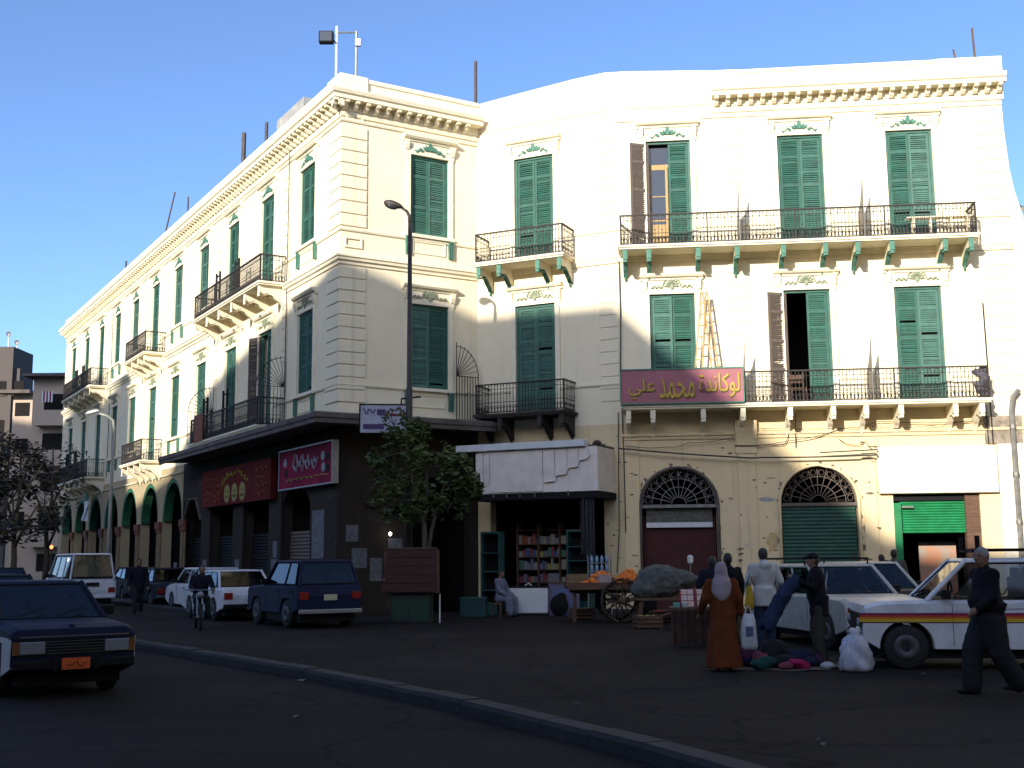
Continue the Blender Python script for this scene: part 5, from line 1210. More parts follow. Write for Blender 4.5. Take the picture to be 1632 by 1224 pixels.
# ------------------------------------------------------------------ people
skin = mat('skin', (.22,.12,.075), .6, var=.15, scale=8.); hairb = mat('black_hair', (.010,.009,.009), .6, var=.3, scale=30.); hairg = mat('grey_hair', (.22,.22,.22), .8, var=.3, scale=25.)
def cloth(name, c): return mat(name, c, .95, var=.35, scale=5., bump=.25, bscale=14, spec=.15)
FOLD = bpy.data.textures.new('cloth_folds', 'CLOUDS'); FOLD.noise_scale = .11; FOLD.noise_depth = 3
def folds(o, k=.022):
    d = o.modifiers.new('folds', 'DISPLACE'); d.texture = FOLD; d.strength = k; d.mid_level = .5; d.texture_coords = 'GLOBAL'; return o
def person(label, loc, rz, H=1.72, top=None, legs=None, hair=None, arms=None, stride=0., shoes=None, hood_=False, cap=None, headturn=0., legw=0., robe=None, scarf=None, lean=0., seated=False, group=None, belly=1.0, tuck=.86):
    """standing figure facing local -y; arms = ((elbow, hand), (elbow, hand)) for the figure's right (x<0) and left"""
    s = H/1.75; t = thing('person', label, 'person', (loc[0], loc[1], loc[2] if len(loc) > 2 else 0), rz, group); V = lambda x, y, z: Vector((x*s, y*s, z*s))
    hipz = .92 if not seated else .52; up = hipz-.92
    ln = lambda z: -lean*max(0, z-.92)                     # forward lean of the trunk
    arms = arms or (((-.27, .02, 1.16), (-.28, -.06, .90)), ((.27, .02, 1.16), (.28, -.06, .90)))
    if seated:
        kn = [(-.13, -.42, .50), (.13, -.42, .50)]; ft = [(-.14, -.42, .09), (.14, -.42, .09)]
    else:
        kn = [(-.10, -.06-stride*.5, .49), (.10, -.02+stride*.35, .49)]; ft = [(-.10, .03-stride, .09), (.10, .03+stride, .09+.05*(stride > .15))]
    hip = [(-.095, 0, hipz-.02), (.095, 0, hipz-.02)]
    sh = [(-.195, ln(1.43), 1.42+up), (.195, ln(1.43), 1.42+up)]
    hc_ = (0, ln(1.63)-.02, 1.635+up)
    def arm(m, k, e):
        (ex, ey, ez), (hx, hy, hz) = arms[k]; m.limb([V(*sh[k]), V(ex, ey, ez+up), V(hx, hy, hz+up)], [(.058+e)*s, (.047+e)*s, (.036+e*.9)*s], 9)
    def leg(m, k, e):
        m.limb([V(*hip[k]), V(*kn[k]), V(*ft[k])], [(.088+e)*s, (.060+e)*s, (.042+e*1.1)*s], 10)
    def trunk(m, e, z0=None):                               # one smooth lofted torso
        R_ = []
        for z, w, d, dy in ((hipz-.13, .10, .09, .0), (hipz-.09, .150, .110, .005), (hipz, .168, .118, .008), (1.02+up, .155*belly, .110*belly, -.012*belly), (1.12+up, .155*belly, .114*belly, -.02*belly), (1.24+up, .170*(1+belly)/2, .118, -.008), (1.36+up, .188, .112, .006), (1.43+up, .172, .092, .01), (1.48+up, .11, .075, .01), (1.50+up, .05, .05, .01)):
            k_ = e*.9 if z < 1.47+up else e*.6
            R_.append([V((w+k_)*math.cos(a), ln(z-up)+dy+(d+k_)*math.sin(a), z) for a in [2*math.pi*q/20 for q in range(20)]])
        m.loft(R_)
    bd = MB(); trunk(bd, -.012)
    for k in (0, 1):
        arm(bd, k, -.006); leg(bd, k, -.012)
        hx, hy, hz = arms[k][1]; ex, ey, ez = arms[k][0]; d = Vector((hx-ex, hy-ey, hz-ez)).normalized(); hp = Vector((hx, hy, hz+up))
        sx = Vector((0, 1, 0)) if abs(d.y) < .8 else Vector((1, 0, 0)); sx = (sx-d*sx.dot(d)).normalized(); nn = d.cross(sx)
        bd.limb([hp*s, (hp+d*.085)*s], [.036*s, .040*s], 8)
        for q, ln_ in enumerate((.065, .078, .072, .056)):
            b0 = hp+d*.10+sx*(-.030+.020*q); bd.limb([b0*s, (b0+d*ln_*.55+nn*.008)*s, (b0+d*ln_*.9+nn*.03)*s], [.010*s, .009*s, .008*s], 6)
        b0 = hp+d*.03-sx*.04; bd.limb([b0*s, (b0+d*.045-sx*.022)*s], [.012*s, .010*s], 6)
    bd.limb([V(0, ln(1.46), 1.44+up), V(0, ln(1.56)-.01, 1.56+up)], [.062*s, .056*s], 10)
    ct, st_ = math.cos(headturn), math.sin(headturn)
    def hv(x, y, z): return V(hc_[0]+x*ct-y*st_, hc_[1]+x*st_+y*ct, hc_[2]+z)
    bd.ell(V(*hc_), (.078*s, .092*s, .108*s), 16, 12); bd.ell(hv(0, -.03, -.055), (.058*s, .06*s, .062*s), 12, 8)
    bd.limb([hv(0, -.088, .015), hv(0, -.112, -.022)], [.011*s, .016*s], 6); bd.ell(hv(0, -.082, -.058), (.026*s, .014*s, .010*s), 8, 6)
    for q in (-1, 1): bd.ell(hv(q*.080, .008, -.005), (.012*s, .022*s, .032*s), 8, 6); bd.ell(hv(q*.03, -.086, .038), (.022*s, .010*s, .008*s), 8, 5)
    b = bd.build('body', skin, t, remesh=.014)
    ey = MB()
    for q in (-1, 1): ey.ell(hv(q*.031, -.088, .016), (.012*s, .008*s, .007*s), 8, 6)
    ey.build('eyes', M['black'], b)
    if hair is not None:
        hm = MB(); hm.ell(hv(0, .012, .018), (.086*s, .096*s, .106*s), 14, 10); hm.ell(hv(0, .045, -.02), (.078*s, .06*s, .075*s), 12, 8)
        o = hm.build('hair', hair, b, remesh=.016)
        # keep the face free: cut the front of the shell away
        cut = MB(); cut.ell(hv(0, -.105, -.05), (.082*s, .075*s, .115*s), 12, 8); me = o
    if legs:
        lm = MB()
        for k in (0, 1): leg(lm, k, .026+legw)
        lm.ell(V(0, 0, hipz+.02), (.175*s, .13*s, .13*s), 14, 8); folds(lm.build('trousers', legs, b, remesh=.018))
    if top:
        tm_ = MB(); trunk(tm_, .028)
        tm_.loft([[V((w+.012*math.sin(5*a))*math.cos(a), .008+d*math.sin(a), z) for a in [2*math.pi*q/20 for q in range(20)]] for z, w, d in ((hipz-.16, .195, .150), (hipz-.08, .200, .152), (hipz+.04, .198*(1+belly)/2, .150), (hipz+.16, .188*belly, .148*belly))])
        for k in (0, 1): arm(tm_, k, .020); tm_.ell(V(*sh[k]), (.085*s, .085*s, .085*s), 10, 8)
        tm_.limb([V(0, ln(1.47), 1.47+up), V(0, ln(1.5), 1.51+up)], [.078*s, .072*s], 10)
        if hood_: tm_.ell(V(0, ln(1.47)+.09, 1.45+up), (.12*s, .075*s, .09*s), 12, 8)
        folds(tm_.build('jacket', top, b, remesh=.018))
    if robe:
        rm = MB(); rings = []
        for z, w, d, dy in ((.06, .31, .25, .03), (.25, .285, .23, .02), (.5, .25, .20, .01), (.75, .225, .18, 0), (.95, .215, .165, 0), (1.15, .19, .145, 0), (1.30, .20, .14, 0), (1.42, .185, .11, 0), (1.50, .09, .08, 0)):
            zz = z if not seated else z; rings.append([V(w*math.cos(a)*(1+(.05*math.sin(a*7+z*3) if z < .9 else 0)), dy+ln(z)+d*math.sin(a)*(1+(.07*math.sin(a*6+z*2) if z < .9 else 0)), zz+.0) for a in [2*math.pi*k/28 for k in range(28)]])
        if seated:
            rm = MB(); trunk(rm, .03)
            for k in (0, 1): leg(rm, k, .05)
            rm.loft([[V(.24*math.cos(a), -.36+.13*math.sin(a), z) for a in [2*math.pi*k/20 for k in range(20)]] for z in (.14, .3, .5)])
        else: rm.loft(rings)
        for k in (0, 1): arm(rm, k, .03); rm.ell(V(*sh[k]), (.08*s, .085*s, .085*s), 10, 8)
        folds(rm.build('robe', robe, b, remesh=.018))
    if scarf:
        sm = MB(); sm.ell(hv(0, .015, .015), (.105*s, .115*s, .125*s), 14, 10); sm.loft([[V(w*math.cos(a)*(1+.05*math.sin(6*a)), ln(z)+dy+d*math.sin(a)*(1+.05*math.sin(5*a)), z+up) for a in [2*math.pi*q/24 for q in range(24)]] for z, w, d, dy in ((1.13, .05, .03, .13), (1.20, .13, .07, .09), (1.30, .175, .115, .05), (1.40, .185, .135, .02), (1.47, .150, .13, .01), (1.53, .115, .115, .0), (1.60, .105, .115, .0), (1.66, .10, .11, 0))])
        folds(sm.build('headscarf', scarf, b, remesh=.018))
    if cap:
        cm = MB(); cm.ell(hv(0, .005, .05), (.094*s, .104*s, .075*s), 14, 8); cm.ell(hv(0, -.11, .045), (.075*s, .07*s, .012*s), 12, 6); cm.build('cap', cap, b, remesh=.014)
    if not seated or True:
        for k in (0, 1):
            f0 = ft[k]; fm = MB(); fm.limb([V(f0[0], f0[1]+.02, f0[2]-.045), V(f0[0], f0[1]-.10, f0[2]-.052), V(f0[0], f0[1]-.17, f0[2]-.058)], [.044*s, .043*s, .034*s], 8)
            fm.build('shoe', shoes or M['black'], b, remesh=.016)
    return t
blk = cloth('black_jacket', (.011,.011,.014)); olive = cloth('olive_trousers', (.050,.047,.040)); dkt = cloth('charcoal_trousers', (.022,.023,.026)); brn = cloth('rust_brown_robe', (.125,.034,.010)); lil = cloth('lilac_headscarf', (.34,.28,.30)); wht = cloth('white_hoodie', (.46,.46,.45)); jean = cloth('denim', (.022,.032,.066)); galab = cloth('pale_blue_galabeya', (.16,.17,.22)); tee = cloth('grey_shirt', (.07,.065,.06)); navyj = cloth('navy_jacket', (.012,.013,.022))
# grey-haired man walking to the left in the right foreground
person('grey-haired man in a black jacket and dark trousers walking past the striped pickup', (5.72, 14.55), R(-82), 1.74, blk, dkt, hairg, (((-.27, .10, 1.14), (-.24, -.02, .92)), ((.25, -.06, 1.16), (.20, -.24, 1.02))), stride=.24, belly=1.42, headturn=R(25), lean=.03, legw=.045)
# man in a cap holding up a pair of jeans
person('man in a black cap and jacket holding up a pair of jeans over clothes', (4.68, 18.5), R(-95), 1.70, blk, olive, hairb, (((-.26, -.10, 1.20), (-.16, -.34, 1.30)), ((.26, -.10, 1.20), (.16, -.36, 1.34))), cap=M['black'], lean=.06, belly=1.1)
person('woman in a long rust-brown robe and lilac headscarf seen from behind', (3.07, 17.75), R(172), 1.56, None, None, None, (((-.27, .06, 1.16), (-.30, -.06, .93)), ((.29, .03, 1.14), (.36, -.10, .95))), robe=brn, scarf=lil)
person('man in a white hooded top seen from behind beside the silver estate', (4.42, 21.2), R(186), 1.80, wht, jean, hairb, (((-.29, .02, 1.18), (-.24, -.16, 1.02)), ((.29, .02, 1.18), (.24, -.16, 1.02))), hood_=True)
person('dark-haired shopper in a black coat between the fruit carts', (3.92, 21.9), R(200), 1.72, blk, dkt, hairb)
person('dark-haired boy in black leaning over the stall of red trays', (3.86, 23.4), R(160), 1.66, navyj, dkt, hairb, lean=.15)
person('short-haired man standing behind the dark parked car', (gx(1425, 30.0), 30.0), R(150), 1.80, tee, dkt, hairb)
person('shorter man whose head just shows behind the dark parked car', (gx(1405, 30.6), 30.6), R(190), 1.68, navyj, dkt, hairb)
person('man in dark clothes walking in the road behind the motorcycle', (-11.75, 37.6), R(20), 1.74, navyj, dkt, hairb, stride=.2)
person('seated shopkeeper in a pale blue robe in front of the corner shop', (gx(797, 34.9), 34.9), R(62), 1.72, None, None, hairb, (((-.25, -.10, 1.15), (-.14, -.36, .98)), ((.25, -.10, 1.15), (.14, -.36, .98))), robe=galab, seated=True)
st = thing('shop_stool', 'low wooden stool under the seated shopkeeper', 'stool', (gx(797, 34.9), 34.9, 0), R(62)); MB().box(-.2, .2, -.15, .2, .34, .385).build('seat', M['wood'], st)
for x in (-.17, .17):
    for y in (-.12, .17): MB().box(x-.025, x+.025, y-.025, y+.025, 0, .34).build('leg', M['wood'], st)
# things in hands
jn = thing('pair_of_jeans', 'blue jeans held up by the man in the cap', 'jeans', (4.22, 18.42, 0))
m = MB(); m.limb([(.08, 0, 1.30), (-.08, .0, 1.10), (-.42, .02, .60)], [.09, .11, .075], 10); m.limb([(.08, -.06, 1.28), (-.10, -.1, 1.05), (-.36, -.14, .56)], [.08, .10, .07], 10); m.ell((.05, -.03, 1.22), (.13, .09, .13), 12, 8); folds(m.build('denim', jean, jn, remesh=.025), .05)
pkm = cloth('pink_cloth', (.20,.07,.09)); 
sb = thing('shopping_bag', 'white printed plastic carrier bag in the hand of the woman in brown', 'bag', (3.44, 17.7, 0))
m = MB(); rings = []
for z, w, d in ((.30, .10, .05), (.36, .12, .07), (.55, .12, .075), (.72, .10, .06), (.82, .07, .03)): rings.append([(w*math.cos(a)*(1+.08*math.sin(3*a+z*9)), d*math.sin(a)*(1+.1*math.sin(4*a)), z) for a in [2*math.pi*k/18 for k in range(18)]])
m.loft(rings).build('sack', mat('white_plastic', (.50,.52,.56), .45, var=.3, scale=7., bump=.4, bscale=10), sb, smooth=True)
MB().tube([(-.05, 0, .80), (-.03, 0, .90), (0, 0, .94), (.03, 0, .90), (.05, 0, .80)], .008, 5).build('handle', M['white'], sb)
MB().box(-.06, .05, -.082, -.078, .5, .64).build('print', mat('blue_print', (.08,.10,.22), .6, var=.6, scale=14.), sb)
wb_ = thing('plastic_sack', 'full white plastic sack standing on the asphalt by the pickup wheel', 'sack', (4.93, 17.5, 0))
m = MB(); rings = []
for i, (z, r) in enumerate(((0.0, .17), (.02, .215), (.07, .23), (.13, .225), (.20, .222), (.27, .205), (.34, .195), (.40, .172), (.45, .145), (.49, .105), (.53, .06), (.58, .085))): rings.append([(r*math.cos(a)*(1+.13*math.sin(5*a+z*14)+.09*math.sin(11*a-z*25)), r*.8*math.sin(a)*(1+.12*math.sin(4*a+z*19)+.08*math.sin(9*a)), z+.012*math.sin(7*a)*(z > .02)) for a in [2*math.pi*k/48 for k in range(48)]])
m.loft(rings).build('sack_body', mat('white_plastic_sack', (.44,.46,.54), .4, var=.3, scale=6., bump=.6, bscale=9), wb_, smooth=True)
MB().ell((-.03, 0, .58), (.05, .02, .04), 8, 6).ell((.05, 0, .59), (.04, .02, .05), 8, 6).build('knot', M['white'], wb_)
# clothes for sale, heaped on a sheet
sh_ = thing('ground_sheet', 'thin pale sheet spread on the asphalt under the clothes', 'sheet', (4.02, 18.35, 0))
m = MB(); n = 20; m.add([(.95*math.cos(2*math.pi*k/n)*(1+.08*math.sin(k*2.3)), .75*math.sin(2*math.pi*k/n)*(1+.08*math.sin(k*1.7)), .012+.012*math.sin(k*2.9)) for k in range(n)] + [(0, 0, .02)], [(k, (k+1) % n, n) for k in range(n)])
m.build('cloth', cloth('sheet_cloth', (.16,.12,.09)), sh_, fix=False)
cols = {'navy': ((.018,.020,.045), [(-.35, -.1, .3, .16), (.2, .1, .38, .24), (.45, -.2, .25, .12)]), 'magenta': ((.34,.02,.09), [(.18, -.52, .20, .12)]), 'teal': ((.015,.06,.055), [(-.35, -.42, .28, .13)]), 'plum': ((.10,.03,.075), [(-.45, -.02, .22, .28), (.55, .1, .2, .15)]), 'white': ((.42,.42,.43), [(.62, -.42, .20, .07)]), 'charcoal': ((.02,.02,.022), [(-.05, .1, .36, .34), (.0, -.25, .3, .16)]), 'rose': ((.22,.06,.08), [(-.32, -.30, .16, .20), (-.02, -.55, .14, .08)])}
for nm, (c3, bl) in cols.items():
    cm = cloth(nm+'_garment', c3)
    for i, (x, y, r, h) in enumerate(bl):
        t = thing('folded_garment', f'{("crumpled", "broad flat", "small folded")[i]} {nm} garment heaped on the sheet by the man in the cap', 'clothing', (4.02+x, 18.35+y, 0), random.uniform(0, 6), 'clothes heaped on the sheet')
        m = MB()
        for k in range(7): a = random.uniform(0, 6.28); q = random.uniform(0, .55)*r; m.ell((q*math.cos(a), q*math.sin(a), .02+random.uniform(.2, .75)*h), (r*random.uniform(.35, .6), r*random.uniform(.35, .6), h*random.uniform(.3, .5)+.02), 10, 6)
        folds(m.build('fabric', cm, t, remesh=.03), .05)
# motorcycle with rider
mx, my = gx(318, 29.6), 29.6
mc = thing('motorcycle', 'small dark motorcycle ridden towards us past the parked cars', 'motorcycle', (mx, my, 0), R(20))
for y in (-.58, .60):
    w = MB()
    for k in range(24): pass
    rr_ = .29; w.tube([(0, y+rr_*math.cos(2*math.pi*k/24), .30+rr_*math.sin(2*math.pi*k/24)) for k in range(25)], .04, 8, False); o = w.build('wheel', M['rubber'], mc, smooth=True)
    sp_ = MB()
    for k in range(12): a = math.pi*k/6; sp_.tube([(0, y, .30), (0, y+.26*math.cos(a), .30+.26*math.sin(a))], .006, 4)
    sp_.lathe([(.05, -.05), (.05, .05)], (0, y, .30), 10, 'x'); sp_.build('spokes', M['rim'], o)
MB().tube([(-.06, -.58, .30), (-.06, -.36, .86)], .025, 6).tube([(.06, -.58, .30), (.06, -.36, .86)], .025, 6).build('fork', M['chrome'], mc)
MB().tube([(0, -.36, .80), (0, .1, .55), (0, .60, .32)], .03, 6).tube([(0, -.3, .7), (0, -.15, .28), (0, .25, .28), (0, .5, .6)], .025, 6).build('frame', M['black'], mc)
MB().ell((0, -.12, .76), (.13, .26, .12), 12, 8).build('tank', navy, mc, smooth=True); MB().box(-.11, .11, .1, .68, .72, .80).build('saddle', M['black'], mc, bevel=.03); MB().ell((0, -.0, .42), (.14, .2, .15), 10, 8).build('engine', M['rim'], mc, remesh=.03)
MB().tube([(-.34, -.28, .98), (-.2, -.36, .95), (.2, -.36, .95), (.34, -.28, .98)], .016, 6).build('handlebar', M['chrome'], mc); MB().ell((0, -.48, .84), (.085, .07, .085), 12, 8).build('headlamp', M['lamp'], mc, smooth=True)
MB().prism([(-.9, .60), (-.58, .64), (-.28, .60), (-.28, .58), (-.58, .62), (-.9, .58)], 'x', -.05, .05).build('mudguard', M['black'], mc)
t = person('rider in a dark jacket on the small motorcycle', (mx, my+.22, .26), R(20), 1.68, navyj, dkt, hairb, (((-.28, -.22, 1.18), (-.26, -.46, 1.12)), ((.28, -.22, 1.18), (.26, -.46, 1.12))), seated=True, lean=.12)

# ------------------------------------------------------------------ kiosk, shop goods, fruit carts, stall
kx = gx(657, 31.9)
kk = thing('kiosk', 'closed street kiosk of red-brown boards standing on a dark green box', 'kiosk', (kx, 31.9, 0), R(-4))
MB().box(-.52, .52, -.36, .36, 0, .74).build('base_box', mat('kiosk_green', (.008,.028,.016), .7, var=.4, scale=4.), kk, bevel=.01)
for i in range(2): MB().box(-.50+.51*i, -.02+.51*i, -.375, -.36, .05, .70).build('base_panel', mat('kiosk_green_panel', (.010,.036,.020), .7, var=.4, scale=4.), kk)
rb_ = mat('kiosk_board', (.055,.016,.009), .75, var=.45, scale=3., stretch=(1, 8, 8))
for i in range(5): MB().box(-.74+.03*i, .74-.012*i, -.52+.05*i, -.47+.05*i, .80+.225*i, 1.015+.225*i).build('front_board', rb_, kk, bevel=.008)
MB().box(-.72, .68, -.26, .40, .76, 1.90).build('carcass', M['wood'], kk); MB().box(-.70, .62, -.34, .42, 1.92, 1.96).build('top_board', M['wood'], kk)
MB().ell((-.66, -.54, 1.12), (.025, .025, .04), 8, 6).build('padlock', M['chrome'], kk); MB().tube([(.78, -.3, 0), (.78, -.3, .75)], .02, 6).build('prop', M['white'], kk)
lb = thing('bare_bulb', 'bare light bulb glowing in the dark passage behind the kiosk', 'bulb', at(622, 851, 36.6)); MB().ell((0, 0, 0), (.045, .045, .06), 10, 8).build('bulb', mat('lit_bulb', (.9,.9,.8), .4, emit=((1, .95, .75), 6.)), lb); MB().tube([(0, 0, .05), (0, 0, .65)], .008, 4).build('cord', M['black'], lb)
teal = mat('teal_paint', (.015,.085,.080), .6, var=.35, scale=4.)
def cabinet(label, px, y, w, h, rz, n=3):
    t = thing('display_cabinet', label, 'cabinet', (gx(px, y), y, 0), rz)
    MB().box(-w/2, -w/2+.05, -.2, .2, 0, h).box(w/2-.05, w/2, -.2, .2, 0, h).box(-w/2+.05, w/2-.05, -.2, .2, h-.06, h).box(-w/2+.05, w/2-.05, -.2, .2, 0, .35).build('frame', teal, t)
    for i in range(n): MB().box(-w/2+.05, w/2-.05, -.17, .2, .7+i*(h-.8)/n, .73+i*(h-.8)/n).build('shelf', teal, t)
    MB().box(-w/2+.05, w/2-.05, .17, .19, .35, h-.06).build('back', M['dark'], t); return t
cabinet('tall teal display cabinet at the left side of the shop', 785, 36.0, .62, 2.45, R(-20)); cabinet('teal display cabinet hung with cups at the right side of the shop', 925, 36.4, .75, 2.5, R(-25), 4)
# shelving with goods
o, a = FR['C']
shv = thing('shop_shelving', 'dark shelving packed with goods inside the corner shop', 'shelving', fw('C', 2.35, -.55, 0), a)
for x in (-1.15, -.42, .32, 1.05): MB().box(x-.03, x+.03, -.16, .16, 0, 2.75).build('upright', M['wood'], shv)
for z in (.9, 1.3, 1.7, 2.1, 2.55): MB().box(-1.12, 1.02, -.15, .15, z-.025, z).build('shelf', M['wood'], shv)
gcol = [mat(f'carton_print_{i}', c3, .6, var=.5, scale=16.) for i, c3 in enumerate(((.30,.08,.03), (.22,.22,.24), (.05,.09,.20), (.34,.26,.05), (.26,.04,.05), (.06,.16,.10), (.30,.28,.22), (.16,.14,.18)))]
for r_, z in enumerate((.9, 1.3, 1.7, 2.1)):
    for b_ in range(3):
        x = (-1.1, -.37, .37)[b_]; xe = x+.66
        while x < xe-.06:
            w = random.uniform(.07, .17); h = random.uniform(.16, .34); w = min(w, xe-x)
            p = fw('C', 2.35+x+w/2, -.50, z)
            ci = random.randrange(8); g = MB().box(-w/2+.004, w/2-.004, -.09, .09, 0, h).build('carton', gcol[ci], loc=(p.x, p.y, z), rz=a)
            tag(g, ('rust-brown', 'pale grey', 'blue', 'yellow', 'red', 'green', 'cream', 'mauve')[ci]+' printed carton on the '+('lowest', 'second lowest', 'second highest', 'top')[r_]+' stocked shelf of the corner shop', 'carton', 'goods on the shop shelves'); x += w
fr = thing('chest_fridge', 'white chest freezer with a dark lid in front of the corner shop', 'freezer', (gx(842, 35.4), 35.4, 0), R(-4))
MB().box(-.58, .58, -.30, .30, .06, .80).build('body', M['white'], fr, bevel=.03); MB().box(-.60, .60, -.32, .32, .80, .86).build('lid', M['black'], fr, bevel=.015); MB().box(-.55, .55, -.28, .28, 0, .06).build('plinth', M['black'], fr); MB().tube([(-.1, -.1, .86), (.0, -.1, .93), (.1, -.1, .86)], .02, 6).build('lid_handle', M['white'], fr)
bp_ = thing('advert_panel', 'blue painted counter panel between the freezer and the fruit cart', 'counter', (gx(898, 35.2), 35.2, 0), R(-4))
MB().box(-.45, .45, -.05, .25, 0, .92).build('panel', mat('blue_panel_print', (.03,.12,.28), .6, var=.8, scale=3.2, col2=(.16,.05,.03)), bp_); MB().box(-.48, .48, -.08, .28, .92, .96).build('top', M['wood'], bp_)
m = MB().ell((0, 0, .30), (.28, .16, .32), 12, 8).ell((.08, .0, .55), (.15, .1, .12), 10, 8)
bg_ = thing('black_bag', 'stuffed black bag leaning before the blue counter panel', 'bag', (gx(890, 34.85), 34.85, 0)); m.build('bag_body', cloth('black_bag_cloth', (.012,.012,.012)), bg_, remesh=.03)
cr = thing('teal_crate', 'low teal chest on the ground left of the shopkeeper', 'chest', (gx(755, 34.6), 34.6, 0), R(-8)); MB().box(-.36, .36, -.25, .25, 0, .52).build('body', mat('dark_teal', (.010,.055,.055), .7, var=.4, scale=4.), cr, bevel=.015); MB().box(-.38, .38, -.27, .27, .52, .56).build('lid', teal, cr)
for i in range(12):
    px = 943+(i % 4)*8; y = 35.3; z = 1.02+(i//4)*.24; x = gx(px, y)
    b = MB().lathe([(.045, 0), (.05, .02), (.05, .15), (.02, .20), (.02, .225)], (0, 0, 0), 8).build('water_bottle', mat('water_bottle', (.16,.26,.38), .2, spec=.6) if not bpy.data.materials.get('water_bottle') else bpy.data.materials['water_bottle'], loc=(x, y, z+.0), smooth=True)
    tag(b, 'blue-tinted water bottle on the '+('lowest', 'middle', 'top')[i//4]+' shelf of the wire stand', 'bottle', 'stacked water bottles')
bs = thing('bottle_stand', 'wire stand holding water bottles at the right side of the shop', 'stand', (gx(955, 35.3), 35.3, 0))
for z in (1.0, 1.24, 1.48): MB().box(-.34, .36, -.07, .07, z-.0, z+.019).build('shelf', M['steel'], bs)
for x in (-.34, .34): MB().box(x-.012, x+.012, -.07, .07, 0, 1.72).build('upright', M['steel'], bs)
# fruit cart
M['darkwood'] = mat('dark_wood', (.045,.028,.018), .85, var=.5, scale=5.)
fx, fy = gx(975, 31.5), 31.5
fc_ = thing('fruit_cart', 'wooden barrow with large spoked wheels selling oranges', 'cart', (fx, fy, 0), R(2))
for i in range(7): MB().box(-1.2, 1.15, -.55+.16*i, -.40+.16*i, .88, .94).build('bed_plank', M['wood'], fc_)
MB().box(-1.22, 1.17, -.60, -.56, .84, 1.02).box(-1.22, 1.17, .58, .62, .84, 1.02).build('side_board', M['wood'], fc_)
MB().box(-1.1, 1.05, -.35, -.27, .74, .88).box(-1.1, 1.05, .27, .35, .74, .88).box(-.1, .4, -.56, .56, .50, .58).build('chassis', M['wood'], fc_)
for y in (-.66, .66):
    w = MB(); c = (.17, y, .56); w.tube([(c[0]+.53*math.cos(2*math.pi*k/28), y, .56+.53*math.sin(2*math.pi*k/28)) for k in range(29)], .04, 8, False)
    o2 = w.build('wheel', M['darkwood'], fc_, smooth=True)
    for k in range(12): a2 = 2*math.pi*k/12; MB().tube([(c[0]+.07*math.cos(a2), y, .56+.07*math.sin(a2)), (c[0]+.50*math.cos(a2), y, .56+.50*math.sin(a2))], [.022, .018], 5).build('spoke', M['darkwood'], o2)
    MB().lathe([(.04, y-.10), (.10, y-.06), (.10, y+.06), (.04, y+.10)], (c[0], 0, .56), 12, 'y').build('hub', M['wood'], o2)
for x in (-1.05, -.95): MB().box(x-.03, x+.03, -.45+(x+1.05)*8, -.39+(x+1.05)*8, 0, .88).build('leg', M['wood'], fc_)
MB().box(.62, 1.1, -.45, .45, .15, .72).build('hanging_sacking', cloth('dark_sacking', (.016,.015,.016)), fc_, bevel=.04)
om = mat('orange_peel', (.68,.17,.010), .5, var=.25, scale=20.)
def heap(label, cx, cy, z, r, h, n, m, cat, sz=.045):
    q = MB()
    for i in range(n):
        a = random.uniform(0, 6.28); k = random.random()**.5; zz = h*(1-k)*random.uniform(.75, 1.0); q.ell((k*r[0]*math.cos(a), k*r[1]*math.sin(a), zz+sz), (sz, sz, sz), 8, 6)
    return tag(q.build(cat+'_heap', m, loc=(cx, cy, z), smooth=True), label, cat, kind='stuff')
heap('large cone of bright oranges piled on the fruit cart', fx+.42, fy-.1, .94, (.46, .38), .42, 260, om, 'oranges'); heap('low heap of oranges at the left end of the cart', fx-.55, fy-.2, .94, (.30, .25), .14, 90, om, 'oranges')
heap('small tray of oranges behind the boxes on the cart', fx-.25, fy+.25, 1.12, (.28, .15), .14, 60, om, 'oranges')
for i, (x, y, w, h, c3, lab) in enumerate(((-.92, -.1, .55, .30, (.20,.13,.06), 'plain brown cardboard box at the left end of the fruit cart'), (-.22, -.28, .32, .28, (.40,.30,.30), 'pale pink printed box in the middle of the fruit cart'), (-.3, .25, .6, .14, (.10,.18,.30), 'blue plastic crate under the small tray of oranges'), (.95, -.15, .5, .30, (.34,.08,.10), 'red netted crate at the right end of the fruit cart'))):
    t = thing('fruit_box', lab, 'box', (fx+x, fy+y, .94), R(random.uniform(-5, 5))); bm2 = mat(f'box_card_{i}', c3, .8, var=.4, scale=10.)
    for z in range(2): MB().box(-w/2, w/2, -.15, -.13, z*h/2+.005, (z+1)*h/2-.005).build('slat', bm2, t); MB().box(-w/2, w/2, .13, .15, z*h/2+.005, (z+1)*h/2-.005).build('slat', bm2, t)
    MB().box(-w/2, -w/2+.02, -.13, .13, 0, h).box(w/2-.02, w/2, -.13, .13, 0, h).box(-w/2+.02, w/2-.02, -.13, .13, 0, .02).build('tray', bm2, t)
